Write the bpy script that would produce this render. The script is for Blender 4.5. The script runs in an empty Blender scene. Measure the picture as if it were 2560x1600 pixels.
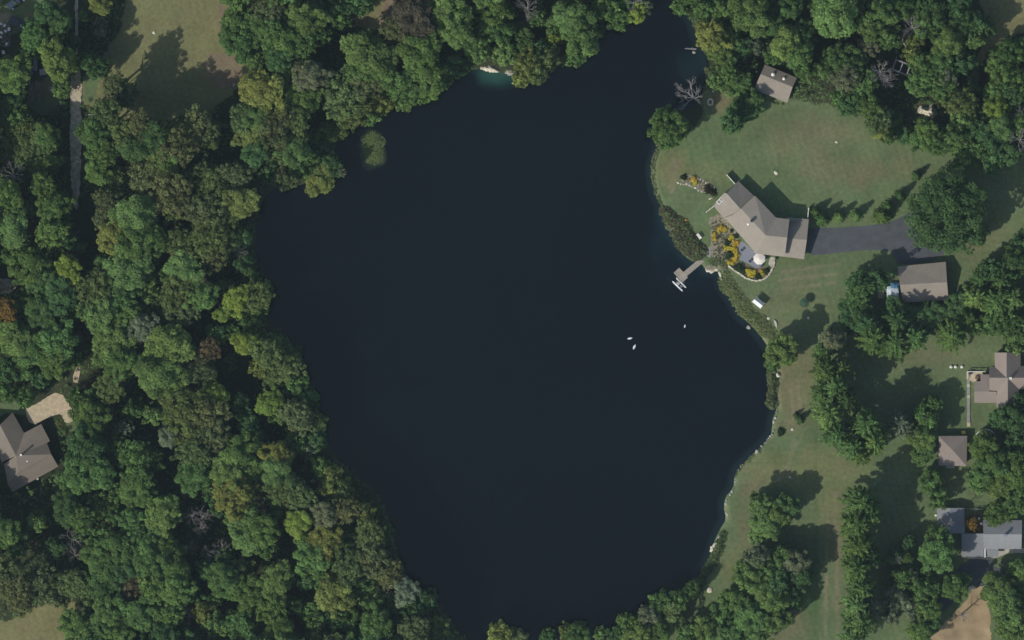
import bpy, bmesh, math, random
import numpy as np
from mathutils import Vector, Matrix

R = math.radians
random.seed(7)
rng = np.random.default_rng(11)
S = bpy.context.scene
C = S.collection
CAMH = 1500.0
PX = 0.1                      # one photo pixel is 0.1 m on the ground

# ------------------------------------------------------------------ camera, sky, sun, exposure
cam_d = bpy.data.cameras.new('camera')
cam = bpy.data.objects.new('camera', cam_d)
C.objects.link(cam)
cam.location = (0, 0, CAMH)
cam.rotation_euler = (0, 0, 0)
cam_d.sensor_width = 36
cam_d.lens = 36 * CAMH / 256.0
cam_d.clip_start = 10
cam_d.clip_end = 6000
S.camera = cam

SUN_EL = R(42)
sdir = Vector((0.76, 0.65, 0)).normalized()        # the way shadows fall on the ground
world = bpy.data.worlds.new("World")
S.world = world
world.use_nodes = True
wn = world.node_tree
sky = wn.nodes.new('ShaderNodeTexSky')
sky.sky_type = 'NISHITA'
sky.sun_disc = False
sky.sun_elevation = SUN_EL
sky.sun_rotation = math.atan2(-sdir.x, -sdir.y)
sky.air_density = 1.3
sky.dust_density = 1.5
bg = wn.nodes['Background']
bg.inputs[1].default_value = 0.10
wn.links.new(sky.outputs[0], bg.inputs[0])

sl = bpy.data.lights.new('sun', 'SUN')
sl.energy = 3.5
sl.angle = R(0.5)
sl.color = (1.0, 0.95, 0.86)
sun = bpy.data.objects.new('sun', sl)
C.objects.link(sun)
ld = Vector((sdir.x * math.cos(SUN_EL), sdir.y * math.cos(SUN_EL), -math.sin(SUN_EL)))
sun.rotation_euler = ld.to_track_quat('-Z', 'Y').to_euler()

S.view_settings.view_transform = 'Standard'
S.view_settings.look = 'None'
S.view_settings.exposure = 0.0
S.view_settings.gamma = 1.0

# ------------------------------------------------------------------ helpers
def P(px, py, z=0.0):
    k = 1 - z / CAMH
    return Vector(((px - 1280) * PX * k, (800 - py) * PX * k, z))

def tag(o, label=None, cat=None, group=None, kind=None):
    if label: o['label'] = label
    if cat: o['category'] = cat
    if group: o['group'] = group
    if kind: o['kind'] = kind
    return o

def empty(name, loc, label, cat, group=None, rz=0.0):
    o = bpy.data.objects.new(name, None)
    C.objects.link(o)
    o.location = loc
    o.rotation_euler = (0, 0, rz)
    o.empty_display_size = 0.3
    return tag(o, label, cat, group)

def link(name, mesh, parent=None, loc=None):
    o = bpy.data.objects.new(name, mesh)
    C.objects.link(o)
    if parent is not None:
        o.parent = parent
        if loc is None:                       # mesh given in world space: undo the parent's transform
            o.matrix_parent_inverse = (Matrix.Translation(parent.location) @ parent.rotation_euler.to_matrix().to_4x4()).inverted() if parent.type == 'EMPTY' else Matrix.Identity(4)
    if loc is not None:
        o.location = loc
    return o

def local(name, mesh, parent, loc=(0, 0, 0), scale=None, rz=0):
    o = bpy.data.objects.new(name, mesh)
    C.objects.link(o)
    o.parent = parent
    o.location = loc
    if scale: o.scale = scale
    o.rotation_euler = (0, 0, rz)
    return o

def bm_mesh(name, bm, mat, smooth=False):
    bmesh.ops.recalc_face_normals(bm, faces=bm.faces[:])
    me = bpy.data.meshes.new(name)
    bm.to_mesh(me)
    bm.free()
    if mat: me.materials.append(mat)
    if smooth:
        for p in me.polygons: p.use_smooth = True
    return me

def np_mesh(name, verts, nper, mat, attrs=None, smooth=False):
    """verts (n*nper,3): separate polygons of nper corners each"""
    me = bpy.data.meshes.new(name)
    nv = len(verts)
    nf = nv // nper
    me.vertices.add(nv)
    me.vertices.foreach_set('co', verts.astype(np.float32).ravel())
    me.loops.add(nv)
    me.loops.foreach_set('vertex_index', np.arange(nv, dtype=np.int32))
    me.polygons.add(nf)
    me.polygons.foreach_set('loop_start', np.arange(0, nv, nper, dtype=np.int32))
    if attrs is not None:
        a = me.attributes.new('tone', 'FLOAT_COLOR', 'POINT')
        a.data.foreach_set('color', attrs.astype(np.float32).ravel())
    me.update(calc_edges=True)
    me.materials.append(mat)
    return me

def box(bm, cx, cy, cz, sx, sy, sz, rz=0.0, bev=0.0):
    r = bmesh.ops.create_cube(bm, size=1.0)
    m = Matrix.Translation((cx, cy, cz)) @ Matrix.Rotation(rz, 4, 'Z') @ Matrix.Diagonal((sx, sy, sz, 1))
    bmesh.ops.transform(bm, matrix=m, verts=r['verts'])
    if bev:
        es = set(e for v in r['verts'] for e in v.link_edges)
        bmesh.ops.bevel(bm, geom=list(es), offset=bev, segments=2, affect='EDGES')

def cyl(bm, a, b, r1, r2=None, seg=8, caps=True):
    a = Vector(a); b = Vector(b)
    if r2 is None: r2 = r1
    d = b - a
    q = d.to_track_quat('Z', 'Y').to_matrix().to_4x4()
    m = Matrix.Translation((a + b) / 2) @ q
    bmesh.ops.create_cone(bm, cap_ends=caps, cap_tris=False, segments=seg, radius1=r1, radius2=r2, depth=d.length, matrix=m)

def ngon_prism(bm, pts, z0, z1):
    bot = [bm.verts.new((p[0], p[1], z0)) for p in pts]
    top = [bm.verts.new((p[0], p[1], z1)) for p in pts]
    bm.faces.new(top)
    bm.faces.new(bot[::-1])
    n = len(pts)
    for i in range(n):
        bm.faces.new((bot[i], bot[(i + 1) % n], top[(i + 1) % n], top[i]))

def vnoise(x, y, scale, seed):
    """smooth value noise for arrays x, y (metres)"""
    g = np.random.default_rng(seed).random((128, 128))
    u = x / scale + 1000.3; v = y / scale + 1000.7
    iu = np.floor(u).astype(int); iv = np.floor(v).astype(int)
    fu = u - iu; fv = v - iv
    fu = fu * fu * (3 - 2 * fu); fv = fv * fv * (3 - 2 * fv)
    a = g[iu % 128, iv % 128]; b = g[(iu + 1) % 128, iv % 128]
    c = g[iu % 128, (iv + 1) % 128]; d = g[(iu + 1) % 128, (iv + 1) % 128]
    return (a * (1 - fu) + b * fu) * (1 - fv) + (c * (1 - fu) + d * fu) * fv

def fbm(x, y, scale, seed, n=4):
    s = 0; w = 1; t = 0
    for i in range(n):
        s = s + w * vnoise(x, y, scale / 2 ** i, seed + i); t += w; w *= 0.55
    return s / t

def inpoly(x, y, poly):
    ins = np.zeros(x.shape, bool)
    n = len(poly)
    j = n - 1
    for i in range(n):
        xi, yi = poly[i]; xj, yj = poly[j]
        c = ((yi > y) != (yj > y)) & (x < (xj - xi) * (y - yi) / (yj - yi + 1e-12) + xi)
        ins ^= c
        j = i
    return ins

def seg_dist(x, y, a, b):
    ax, ay = a; bx, by = b
    dx, dy = bx - ax, by - ay
    t = np.clip(((x - ax) * dx + (y - ay) * dy) / (dx * dx + dy * dy + 1e-9), 0, 1)
    return np.hypot(x - ax - t * dx, y - ay - t * dy)

def poly_dist(x, y, poly):
    d = np.full(x.shape, 1e9)
    for i in range(len(poly)):
        d = np.minimum(d, seg_dist(x, y, poly[i - 1], poly[i]))
    return d

def smooth_poly(pts, it=2):
    for _ in range(it):
        q = []
        for i in range(len(pts)):
            a = pts[i]; b = pts[(i + 1) % len(pts)]
            q.append((a[0] * .75 + b[0] * .25, a[1] * .75 + b[1] * .25))
            q.append((a[0] * .25 + b[0] * .75, a[1] * .25 + b[1] * .75))
        pts = q
    return pts

def W(pts):
    return [((p[0] - 1280) * PX, (800 - p[1]) * PX) for p in pts]

# ------------------------------------------------------------------ materials
def mat_new(name):
    m = bpy.data.materials.new(name)
    m.use_nodes = True
    return m, m.node_tree, m.node_tree.nodes['Principled BSDF']

def mat_plain(name, col, rough=0.8, noise=0.25, scale=3.0, metal=0.0, spec=0.3, bump=0.0):
    m, t, b = mat_new(name)
    N = t.nodes; L = t.links
    geo = N.new('ShaderNodeNewGeometry')
    nz = N.new('ShaderNodeTexNoise')
    nz.inputs['Scale'].default_value = scale
    nz.inputs['Detail'].default_value = 5
    L.new(geo.outputs['Position'], nz.inputs['Vector'])
    mr = N.new('ShaderNodeMapRange')
    mr.inputs[1].default_value = 0.3; mr.inputs[2].default_value = 0.7
    mr.inputs[3].default_value = 1 - noise; mr.inputs[4].default_value = 1 + noise
    L.new(nz.outputs[0], mr.inputs[0])
    vm = N.new('ShaderNodeVectorMath'); vm.operation = 'SCALE'
    vm.inputs[0].default_value = col[:3]
    L.new(mr.outputs[0], vm.inputs['Scale'])
    L.new(vm.outputs[0], b.inputs['Base Color'])
    b.inputs['Roughness'].default_value = rough
    b.inputs['Metallic'].default_value = metal
    b.inputs['Specular IOR Level'].default_value = spec
    if bump:
        bp = N.new('ShaderNodeBump'); bp.inputs['Strength'].default_value = bump
        bp.inputs['Distance'].default_value = 0.1
        L.new(nz.outputs[0], bp.inputs['Height']); L.new(bp.outputs[0], b.inputs['Normal'])
    return m

def mat_roof(name, col, streak=0.12):
    """asphalt shingles: granular tone changes, weather stains"""
    m, t, b = mat_new(name)
    N = t.nodes; L = t.links
    geo = N.new('ShaderNodeNewGeometry')
    n1 = N.new('ShaderNodeTexNoise'); n1.inputs['Scale'].default_value = 0.35; n1.inputs['Detail'].default_value = 4
    n2 = N.new('ShaderNodeTexNoise'); n2.inputs['Scale'].default_value = 3.5; n2.inputs['Detail'].default_value = 6
    L.new(geo.outputs['Position'], n1.inputs['Vector']); L.new(geo.outputs['Position'], n2.inputs['Vector'])
    a = N.new('ShaderNodeMath'); a.operation = 'MULTIPLY_ADD'
    a.inputs[1].default_value = streak * 3; a.inputs[2].default_value = 1 - streak * 1.5
    L.new(n1.outputs[0], a.inputs[0])
    c = N.new('ShaderNodeMath'); c.operation = 'MULTIPLY_ADD'
    c.inputs[1].default_value = 0.5; c.inputs[2].default_value = 0.75
    L.new(n2.outputs[0], c.inputs[0])
    mu = N.new('ShaderNodeMath'); mu.operation = 'MULTIPLY'
    L.new(a.outputs[0], mu.inputs[0]); L.new(c.outputs[0], mu.inputs[1])
    vm = N.new('ShaderNodeVectorMath'); vm.operation = 'SCALE'
    vm.inputs[0].default_value = col
    L.new(mu.outputs[0], vm.inputs['Scale'])
    L.new(vm.outputs[0], b.inputs['Base Color'])
    b.inputs['Roughness'].default_value = 0.9
    b.inputs['Specular IOR Level'].default_value = 0.15
    return m

def mat_foliage(name, use_obj):
    m = bpy.data.materials.new(name); m.use_nodes = True
    t = m.node_tree; N = t.nodes; L = t.links
    for n in list(N): N.remove(n)
    out = N.new('ShaderNodeOutputMaterial')
    at = N.new('ShaderNodeAttribute'); at.attribute_name = 'tone'
    if use_obj:
        oi = N.new('ShaderNodeObjectInfo')
        sp = N.new('ShaderNodeSeparateColor'); L.new(at.outputs['Color'], sp.inputs[0])
        geo = N.new('ShaderNodeNewGeometry')
        nz = N.new('ShaderNodeTexNoise'); nz.inputs['Scale'].default_value = 0.45; nz.inputs['Detail'].default_value = 3
        L.new(geo.outputs['Position'], nz.inputs['Vector'])
        # lobes turned brown: alpha of the object colour says how many
        ad = N.new('ShaderNodeMath'); ad.operation = 'MULTIPLY_ADD'; ad.inputs[1].default_value = 0.55
        L.new(nz.outputs[0], ad.inputs[0]); L.new(sp.outputs['Blue'], ad.inputs[2])
        th = N.new('ShaderNodeMapRange'); th.inputs[1].default_value = 0.45; th.inputs[2].default_value = 1.15
        L.new(ad.outputs[0], th.inputs[0])
        fm = N.new('ShaderNodeMath'); fm.operation = 'MULTIPLY'; fm.use_clamp = True
        iv = N.new('ShaderNodeMath'); iv.operation = 'SUBTRACT'; iv.inputs[0].default_value = 1.0
        L.new(oi.outputs['Alpha'], iv.inputs[1])
        m2 = N.new('ShaderNodeMath'); m2.operation = 'MULTIPLY'; m2.inputs[1].default_value = 1.6
        L.new(iv.outputs[0], m2.inputs[0])
        L.new(th.outputs[0], fm.inputs[0]); L.new(m2.outputs[0], fm.inputs[1])
        mx = N.new('ShaderNodeMix'); mx.data_type = 'RGBA'
        L.new(fm.outputs[0], mx.inputs[0]); L.new(oi.outputs['Color'], mx.inputs[6])
        mx.inputs[7].default_value = (0.135, 0.105, 0.058, 1)
        # tone: lobe brightness (red) and leaf brightness (green)
        g1 = N.new('ShaderNodeMath'); g1.operation = 'MULTIPLY_ADD'; g1.inputs[1].default_value = 0.55; g1.inputs[2].default_value = 0.72
        L.new(sp.outputs['Red'], g1.inputs[0])
        g2 = N.new('ShaderNodeMath'); g2.operation = 'MULTIPLY_ADD'; g2.inputs[1].default_value = 0.6; g2.inputs[2].default_value = 0.7
        L.new(sp.outputs['Green'], g2.inputs[0])
        g3 = N.new('ShaderNodeMath'); g3.operation = 'MULTIPLY'
        L.new(g1.outputs[0], g3.inputs[0]); L.new(g2.outputs[0], g3.inputs[1])
        vm = N.new('ShaderNodeVectorMath'); vm.operation = 'SCALE'
        L.new(mx.outputs[2], vm.inputs[0]); L.new(g3.outputs[0], vm.inputs['Scale'])
        col = vm.outputs[0]
    else:
        col = at.outputs['Color']
    df = N.new('ShaderNodeBsdfDiffuse'); tr = N.new('ShaderNodeBsdfTranslucent')
    L.new(col, df.inputs[0]); L.new(col, tr.inputs[0])
    ms = N.new('ShaderNodeMixShader'); ms.inputs[0].default_value = 0.38
    L.new(df.outputs[0], ms.inputs[1]); L.new(tr.outputs[0], ms.inputs[2])
    L.new(ms.outputs[0], out.inputs[0])
    return m

M = {}
M['leaf'] = mat_foliage('tree_leaves', True)
M['leafv'] = mat_foliage('mixed_plants', False)
M['bark'] = mat_plain('bark', (0.11, 0.085, 0.065), 0.95, 0.3, 6)
M['deadwood'] = mat_plain('dead_wood', (0.24, 0.225, 0.215), 0.95, 0.2, 4)
M['roof_tan'] = mat_roof('tan_shingle', (0.276, 0.246, 0.208), 0.09)
M['roof_brown'] = mat_roof('brown_shingle', (0.270, 0.236, 0.196), 0.12)
M['roof_west'] = mat_roof('weathered_shingle', (0.20, 0.172, 0.142), 0.10)
M['roof_pink'] = mat_roof('pinkish_shingle', (0.262, 0.222, 0.196), 0.07)
M['roof_grey'] = mat_roof('grey_shingle', (0.215, 0.225, 0.235), 0.05)
M['roof_steel'] = mat_roof('light_grey_shingle', (0.25, 0.26, 0.275), 0.10)
M['siding'] = mat_plain('siding', (0.45, 0.42, 0.36), 0.7, 0.08, 1)
M['siding_w'] = mat_plain('white_siding', (0.62, 0.61, 0.57), 0.7, 0.06, 1)
M['trim'] = mat_plain('white_trim', (0.62, 0.62, 0.55), 0.6, 0.08, 2)
M['glass'] = mat_plain('dark_glass', (0.02, 0.025, 0.03), 0.08, 0.05, 1, spec=0.6)
M['door'] = mat_plain('door_paint', (0.16, 0.09, 0.05), 0.6, 0.1, 2)
M['deck'] = mat_plain('weathered_deck', (0.33, 0.295, 0.245), 0.85, 0.18, 3)
M['deck_grey'] = mat_plain('grey_deck', (0.28, 0.275, 0.27), 0.85, 0.2, 2)
M['cream'] = mat_plain('cream_deck', (0.46, 0.39, 0.27), 0.8, 0.25, 1.2)
M['white'] = mat_plain('white_paint', (0.75, 0.74, 0.70), 0.5, 0.08, 1)
M['canvas'] = mat_plain('canvas', (0.72, 0.67, 0.60), 0.8, 0.05, 1)
M['greencanvas'] = mat_plain('green_canvas', (0.035, 0.075, 0.04), 0.8, 0.2, 1.5)
M['metal'] = mat_plain('grey_metal', (0.42, 0.44, 0.45), 0.4, 0.1, 2, metal=0.4)
M['dark'] = mat_plain('dark_paint', (0.035, 0.045, 0.06), 0.35, 0.2, 2, spec=0.5)
M['tyre_and_shade'] = mat_plain('rubber_and_shade_black', (0.02, 0.02, 0.02), 0.9, 0.2, 4)
M['stone'] = mat_plain('pale_limestone', (0.58, 0.54, 0.43), 0.9, 0.3, 1.6, bump=0.4)
M['stone_g'] = mat_plain('shore_stone', (0.33, 0.33, 0.28), 0.9, 0.35, 1.6)
M['block'] = mat_plain('concrete_block', (0.26, 0.26, 0.265), 0.9, 0.15, 2)
M['concrete'] = mat_plain('pale_concrete', (0.40, 0.38, 0.32), 0.9, 0.2, 1.2)
M['paver'] = mat_plain('blue_grey_pavers', (0.21, 0.22, 0.26), 0.85, 0.22, 4)
M['asphalt'] = mat_plain('asphalt', (0.071, 0.077, 0.087), 0.9, 0.16, 0.5)
M['sand'] = mat_plain('sandy_gravel', (0.46, 0.38, 0.265), 0.95, 0.18, 1.0)
M['track'] = mat_plain('track_gravel', (0.40, 0.36, 0.28), 0.95, 0.45, 0.9)
M['dirt'] = mat_plain('tan_dirt', (0.30, 0.225, 0.13), 0.95, 0.3, 0.25)
M['mulch'] = mat_plain('mulch', (0.15, 0.12, 0.085), 0.95, 0.35, 2.5)
M['gravelbed'] = mat_plain('pale_gravel_bed', (0.22, 0.20, 0.14), 0.95, 0.4, 2.5)
M['tarp'] = mat_plain('pale_blue_tarp', (0.55, 0.63, 0.72), 0.5, 0.2, 1.5)
M['tarp_b'] = mat_plain('blue_tarp', (0.05, 0.13, 0.22), 0.5, 0.3, 1.5)
M['yellow'] = mat_plain('yellow_plastic', (0.70, 0.55, 0.13), 0.5, 0.1, 2)
M['bluegrey'] = mat_plain('blue_grey_metal', (0.20, 0.23, 0.28), 0.6, 0.15, 2)
M['rust'] = mat_plain('rusty_scrap', (0.22, 0.17, 0.14), 0.9, 0.5, 2)
M['feather'] = mat_plain('white_plumage', (0.78, 0.78, 0.76), 0.8, 0.04, 2)
M['beak'] = mat_plain('orange_beak', (0.5, 0.2, 0.03), 0.6, 0.1, 2)
M['poolwater'] = mat_plain('pool_water', (0.16, 0.20, 0.20), 0.1, 0.15, 1)

# ------------------------------------------------------------------ pond outline (pixels of the photograph)
pond_px = [(1640, -300), (1636, -60), (1628, 10), (1600, 40), (1560, 45), (1505, 55), (1470, 95), (1435, 140), (1390, 170), (1340, 192),
 (1303, 190), (1285, 187), (1262, 183), (1240, 179), (1212, 172), (1196, 174), (1160, 172), (1120, 185), (1080, 205), (1040, 225), (1000, 240),
 (950, 262), (905, 280), (865, 305), (845, 340), (842, 385), (840, 425), (810, 450), (760, 460), (705, 465), (668, 480), (648, 520),
 (640, 580), (640, 650), (648, 720), (658, 780), (690, 820), (735, 860), (762, 915), (780, 970), (796, 1030), (812, 1090),
 (838, 1140), (880, 1180), (925, 1210), (955, 1255), (978, 1310), (990, 1370), (1005, 1425), (1040, 1465), (1085, 1500),
 (1130, 1550), (1160, 1600), (1230, 1612), (1300, 1618), (1400, 1612), (1480, 1608), (1540, 1585), (1560, 1555), (1600, 1528),
 (1640, 1500), (1690, 1482), (1722, 1466), (1745, 1440), (1765, 1415), (1778, 1385), (1790, 1345), (1805, 1315), (1815, 1297),
 (1809, 1262), (1814, 1245), (1832, 1222), (1835, 1195), (1845, 1172), (1868, 1146), (1890, 1128), (1908, 1108), (1926, 1092),
 (1930, 1070), (1934, 1042), (1942, 1022), (1938, 990), (1938, 960), (1944, 935), (1940, 915), (1930, 890), (1922, 868), (1902, 842),
 (1886, 822), (1870, 804), (1850, 792), (1838, 770), (1826, 746), (1808, 726), (1800, 702), (1797, 682), (1790, 673), (1778, 680),
 (1766, 676), (1757, 663), (1746, 655), (1730, 652), (1712, 640), (1696, 622), (1682, 594), (1664, 562), (1652, 532), (1654, 512),
 (1642, 494), (1634, 468), (1630, 440), (1628, 420), (1634, 398), (1642, 376), (1645, 350), (1655, 320), (1680, 290), (1725, 272),
 (1748, 255), (1756, 228), (1764, 205), (1776, 180), (1772, 150), (1748, 112), (1738, 80), (1728, 45), (1700, 25), (1692, -60), (1696, -300)]
pond_w = smooth_poly(W(pond_px), 1)
WATER_Z = -0.8
HAZE = 0.000024

# ------------------------------------------------------------------ ground cover regions (pixels)
LAWN, DRY, PINK, SANDY, BROWN = (0.112, 0.150, 0.070), (0.172, 0.170, 0.080), (0.190, 0.152, 0.098), (0.22, 0.19, 0.12), (0.165, 0.142, 0.080)
east = [(1640, 352), (1700, 345), (1760, 300), (1750, 232), (1790, 222), (1842, 245), (1880, 215), (1990, 250), (2080, 262), (2150, 295), (2200, 335), (2290, 350),
        (2370, 380), (2420, 400), (2500, 380), (2620, 380), (2620, 1500), (2620, 1680), (1620, 1680), (1690, 1510), (1735, 1440), (1800, 1260), (1900, 1100),
        (1930, 900), (1800, 760), (1780, 690), (1700, 640), (1620, 500)]
regions = [
 (east, LAWN), 
 ([(330, -40), (572, -40), (574, 70), (558, 110), (600, 140), (640, 165), (625, 205), (590, 235), (540, 270), (430, 300), (300, 300), (262, 262), (235, 270), (204, 262), (200, 172), (262, 140), (290, 90), (312, 40)], DRY),
 ([(205, 180), (250, 180), (245, 255), (204, 260)], LAWN),
 ([(540, 130), (610, 150), (620, 200), (560, 235), (500, 170)], PINK),
 ([(550, 10), (585, 20), (570, 80), (530, 60)], PINK),
 ([(930, -20), (1090, -20), (1085, 32), (1010, 60), (950, 66), (870, 64), (862, 42), (900, 30)], DRY),
 ([(980, -20), (1080, -20), (1080, 20), (990, 50), (940, 45)], PINK),
 ([(-40, 1555), (40, 1535), (60, 1522), (130, 1502), (212, 1512), (150, 1640), (-40, 1640)], DRY),
 ([(-20, 10), (60, 15), (70, -20), (115, -20), (95, 40), (45, 95), (-20, 90)], LAWN),
 ([(-20, 28), (25, 26), (40, 45), (10, 60), (-20, 60)], SANDY),
 ([(75, 28), (100, 25), (80, 50), (55, 52)], BROWN),
 ([(100, 195), (160, 195), (165, 240), (140, 275), (70, 280), (60, 250)], LAWN),
 ([(102, 200), (128, 200), (120, 250), (104, 250)], BROWN),
 ([(2440, -40), (2620, -40), (2620, 80), (2540, 92), (2485, 108), (2452, 150), (2445, 205), (2430, 212), (2424, 195), (2440, 150), (2470, 60)], DRY),
 ([(175, 1045), (215, 1020), (215, 1080), (180, 1085), (160, 1070)], LAWN),
 ([(1282, 55), (1340, 48), (1345, 60), (1310, 82), (1282, 80)], LAWN),
 ([(1370, 15), (1415, -10), (1420, 22), (1375, 35)], LAWN),
 ([(-20, 1005), (70, 1000), (70, 1030), (-20, 1050)], LAWN),
 ([(2360, 1165), (2420, 1150), (2450, 1240), (2560, 1250), (2560, 1270), (2360, 1285)], LAWN),
]
dry_blobs = [  # x, y, rx, ry, colour, strength: worn or dry grass
 (1680, 420, 40, 60, DRY, .9), (1990, 350, 110, 60, BROWN, .35), (2120, 430, 120, 40, BROWN, .45), (2080, 330, 120, 40, BROWN, .4),
 (1800, 250, 40, 28, BROWN, .8), (1980, 760, 110, 50, BROWN, .35), (2010, 690, 60, 40, BROWN, .35), (2440, 610, 60, 50, BROWN, .5),
 (2260, 890, 90, 40, BROWN, .5), (2400, 870, 90, 50, BROWN, .25), (1980, 980, 50, 130, BROWN, .75), (1990, 900, 60, 50, BROWN, .6),
 (1900, 1160, 60, 60, DRY, .6), (2070, 1170, 130, 60, DRY, .8), (2080, 1290, 40, 120, DRY, .6), (2095, 1400, 14, 200, BROWN, .45), (1880, 1230, 40, 60, BROWN, .6),
 (1860, 1310, 24, 60, BROWN, .5), (1825, 1420, 30, 70, DRY, .5), (1990, 1560, 70, 60, BROWN, .55), (2380, 1190, 30, 60, DRY, .6), (1860, 720, 40, 60, LAWN, .5),
 (2200, 1170, 60, 40, LAWN, .3), (2000, 640, 90, 20, (0.09, 0.125, 0.045), .6), (2250, 420, 60, 40, BROWN, .4), (2170, 445, 60, 30, BROWN, .4),
 (1750, 430, 120, 40, DRY, .35), (1940, 300, 60, 50, (0.085, 0.11, 0.05), .5), (2030, 1480, 30, 110, (0.07, 0.125, 0.05), .7), (2040, 1420, 8, 300, (0.06, 0.115, 0.045), .4),
 (2500, 560, 60, 80, DRY, .25), (2438, 1310, 22, 26, (0.15, 0.09, 0.06), 1.0), (2185, 590, 100, 9, (0.12, 0.13, 0.06), .6)]
streaks = [((1955, 680), (2098, 660)), ((1950, 700), (2090, 685)), ((1960, 722), (2085, 708)), ((1976, 962), (1985, 1060)), ((1996, 962), (2000, 1040)),
           ((1985, 1100), (1965, 1180)), ((1994, 1100), (1950, 1200)), ((2090, 1230), (2094, 1600)), ((2070, 1260), (2062, 1600)), ((1690, 400), (1672, 470)), ((1700, 395), (1680, 480))]

wood_col = (0.042, 0.050, 0.026)
gx = np.concatenate([[-1800, -700, -300, -180, -145], np.arange(-133, 133.01, 0.38), [145, 180, 300, 700, 1800]])
gy = np.concatenate([[-1800, -700, -250, -130, -98], np.arange(-87, 87.01, 0.38), [98, 130, 250, 700, 1800]])
GX, GY = np.meshgrid(gx, gy)
sd = poly_dist(GX, GY, pond_w)
inside = inpoly(GX, GY, pond_w)
sdn = np.where(inside, -sd, sd)                      # <0 in the pond
sdn_n = sdn + (fbm(GX, GY, 1.6, 5, 3) - 0.5) * 0.5
GZ = np.where(sdn_n > 0, np.minimum(0, WATER_Z + sdn_n * 0.62), WATER_Z + np.maximum(sdn_n * 0.8, -5.0))
col = np.zeros(GX.shape + (3,)); col[:] = wood_col
colw = np.ones(GX.shape)                              # 1 = wooded
ex = (fbm(GX, GY, 5, 21) - 0.5) * 4.0 ; ey = (fbm(GX, GY, 5, 31) - 0.5) * 4.0
for poly, c in regions:
    w = W(smooth_poly(poly, 1))
    k = inpoly(GX + ex, GY + ey, w) | (inpoly(GX, GY, w) & (poly is east) & (poly_dist(GX, GY, pond_w) < 6))
    col[k] = c; colw[k] = 0
for x, y, rx, ry, c, s in dry_blobs:
    wx, wy = (x - 1280) * PX, (800 - y) * PX
    d = np.hypot((GX - wx) / (rx * PX), (GY - wy) / (ry * PX)) + (fbm(GX, GY, 4, 77) - 0.5) * 1.2
    a = np.clip(1.25 - d, 0, 1) * s * (colw == 0)
    col = col * (1 - a[..., None]) + np.array(c) * a[..., None]
for a_, b_ in streaks:
    p, q = W([a_, b_])
    d = seg_dist(GX, GY, p, q) + (vnoise(GX, GY, 2.0, 9) - .5) * .5
    a = np.clip(1.0 - d / 0.6, 0, 1) * 0.8 * (colw == 0)
    col = col * (1 - a[..., None]) + np.array((0.19, 0.175, 0.11)) * a[..., None]
# big soft patches of greener and drier turf
pn = fbm(GX, GY, 14, 50)[..., None]; pm = fbm(GX, GY, 4.5, 60)[..., None]
lawn_k = (colw == 0)[..., None]
col = np.where(lawn_k, col * (0.80 + 0.40 * pm) * (1 + (pn - .5) * np.array((0.30, 0.08, 0.25))), col * (0.6 + 0.8 * pm))
stripe = np.sin(2 * np.pi * (GX * .96 + GY * .28) / 1.9) * np.clip(fbm(GX, GY, 18, 71) * 3 - 1.0, 0, 1)
stripe2 = np.sin(2 * np.pi * (GX * .12 + GY * .99) / 1.7) * np.clip(fbm(GX, GY, 22, 72) * 3 - 1.4, 0, 1)
col = np.where(lawn_k, col * (1 + .045 * stripe + .045 * stripe2)[..., None], col)
# pale stony lip on the open east bank
lip = np.clip(1 - np.abs(sdn - 0.4) / 0.7, 0, 1) * (GX > 35) * (GY < 44) * np.clip((fbm(GX, GY, 1.5, 90) - .40) * 5, 0, 1)
col = col * (1 - lip[..., None] * .6) + np.array((0.22, 0.21, 0.15)) * lip[..., None] * .6
wet = np.clip((-sdn) / 1.0, 0, 1)[..., None]
col = col * (1 - wet * 0.6)

m, t, b = mat_new('ground_cover')
N = t.nodes; L = t.links
at = N.new('ShaderNodeAttribute'); at.attribute_name = 'cover'
geo = N.new('ShaderNodeNewGeometry')
n1 = N.new('ShaderNodeTexNoise'); n1.inputs['Scale'].default_value = 1.1; n1.inputs['Detail'].default_value = 8; n1.inputs['Roughness'].default_value = .62
n2 = N.new('ShaderNodeTexNoise'); n2.inputs['Scale'].default_value = 0.25; n2.inputs['Detail'].default_value = 4
L.new(geo.outputs['Position'], n1.inputs['Vector']); L.new(geo.outputs['Position'], n2.inputs['Vector'])
ma = N.new('ShaderNodeMath'); ma.operation = 'MULTIPLY_ADD'; ma.inputs[1].default_value = 1.0; ma.inputs[2].default_value = 0.5
L.new(n1.outputs[0], ma.inputs[0])
hs = N.new('ShaderNodeHueSaturation'); hm = N.new('ShaderNodeMapRange')
hm.inputs[1].default_value = .3; hm.inputs[2].default_value = .7; hm.inputs[3].default_value = 0.487; hm.inputs[4].default_value = 0.513
L.new(n2.outputs[0], hm.inputs[0]); L.new(hm.outputs[0], hs.inputs['Hue']); L.new(at.outputs['Color'], hs.inputs['Color'])
vm = N.new('ShaderNodeVectorMath'); vm.operation = 'SCALE'
L.new(hs.outputs[0], vm.inputs[0]); L.new(ma.outputs[0], vm.inputs['Scale']); L.new(vm.outputs[0], b.inputs['Base Color'])
b.inputs['Roughness'].default_value = 1.0; b.inputs['Specular IOR Level'].default_value = 0.05
M['ground'] = m

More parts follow.
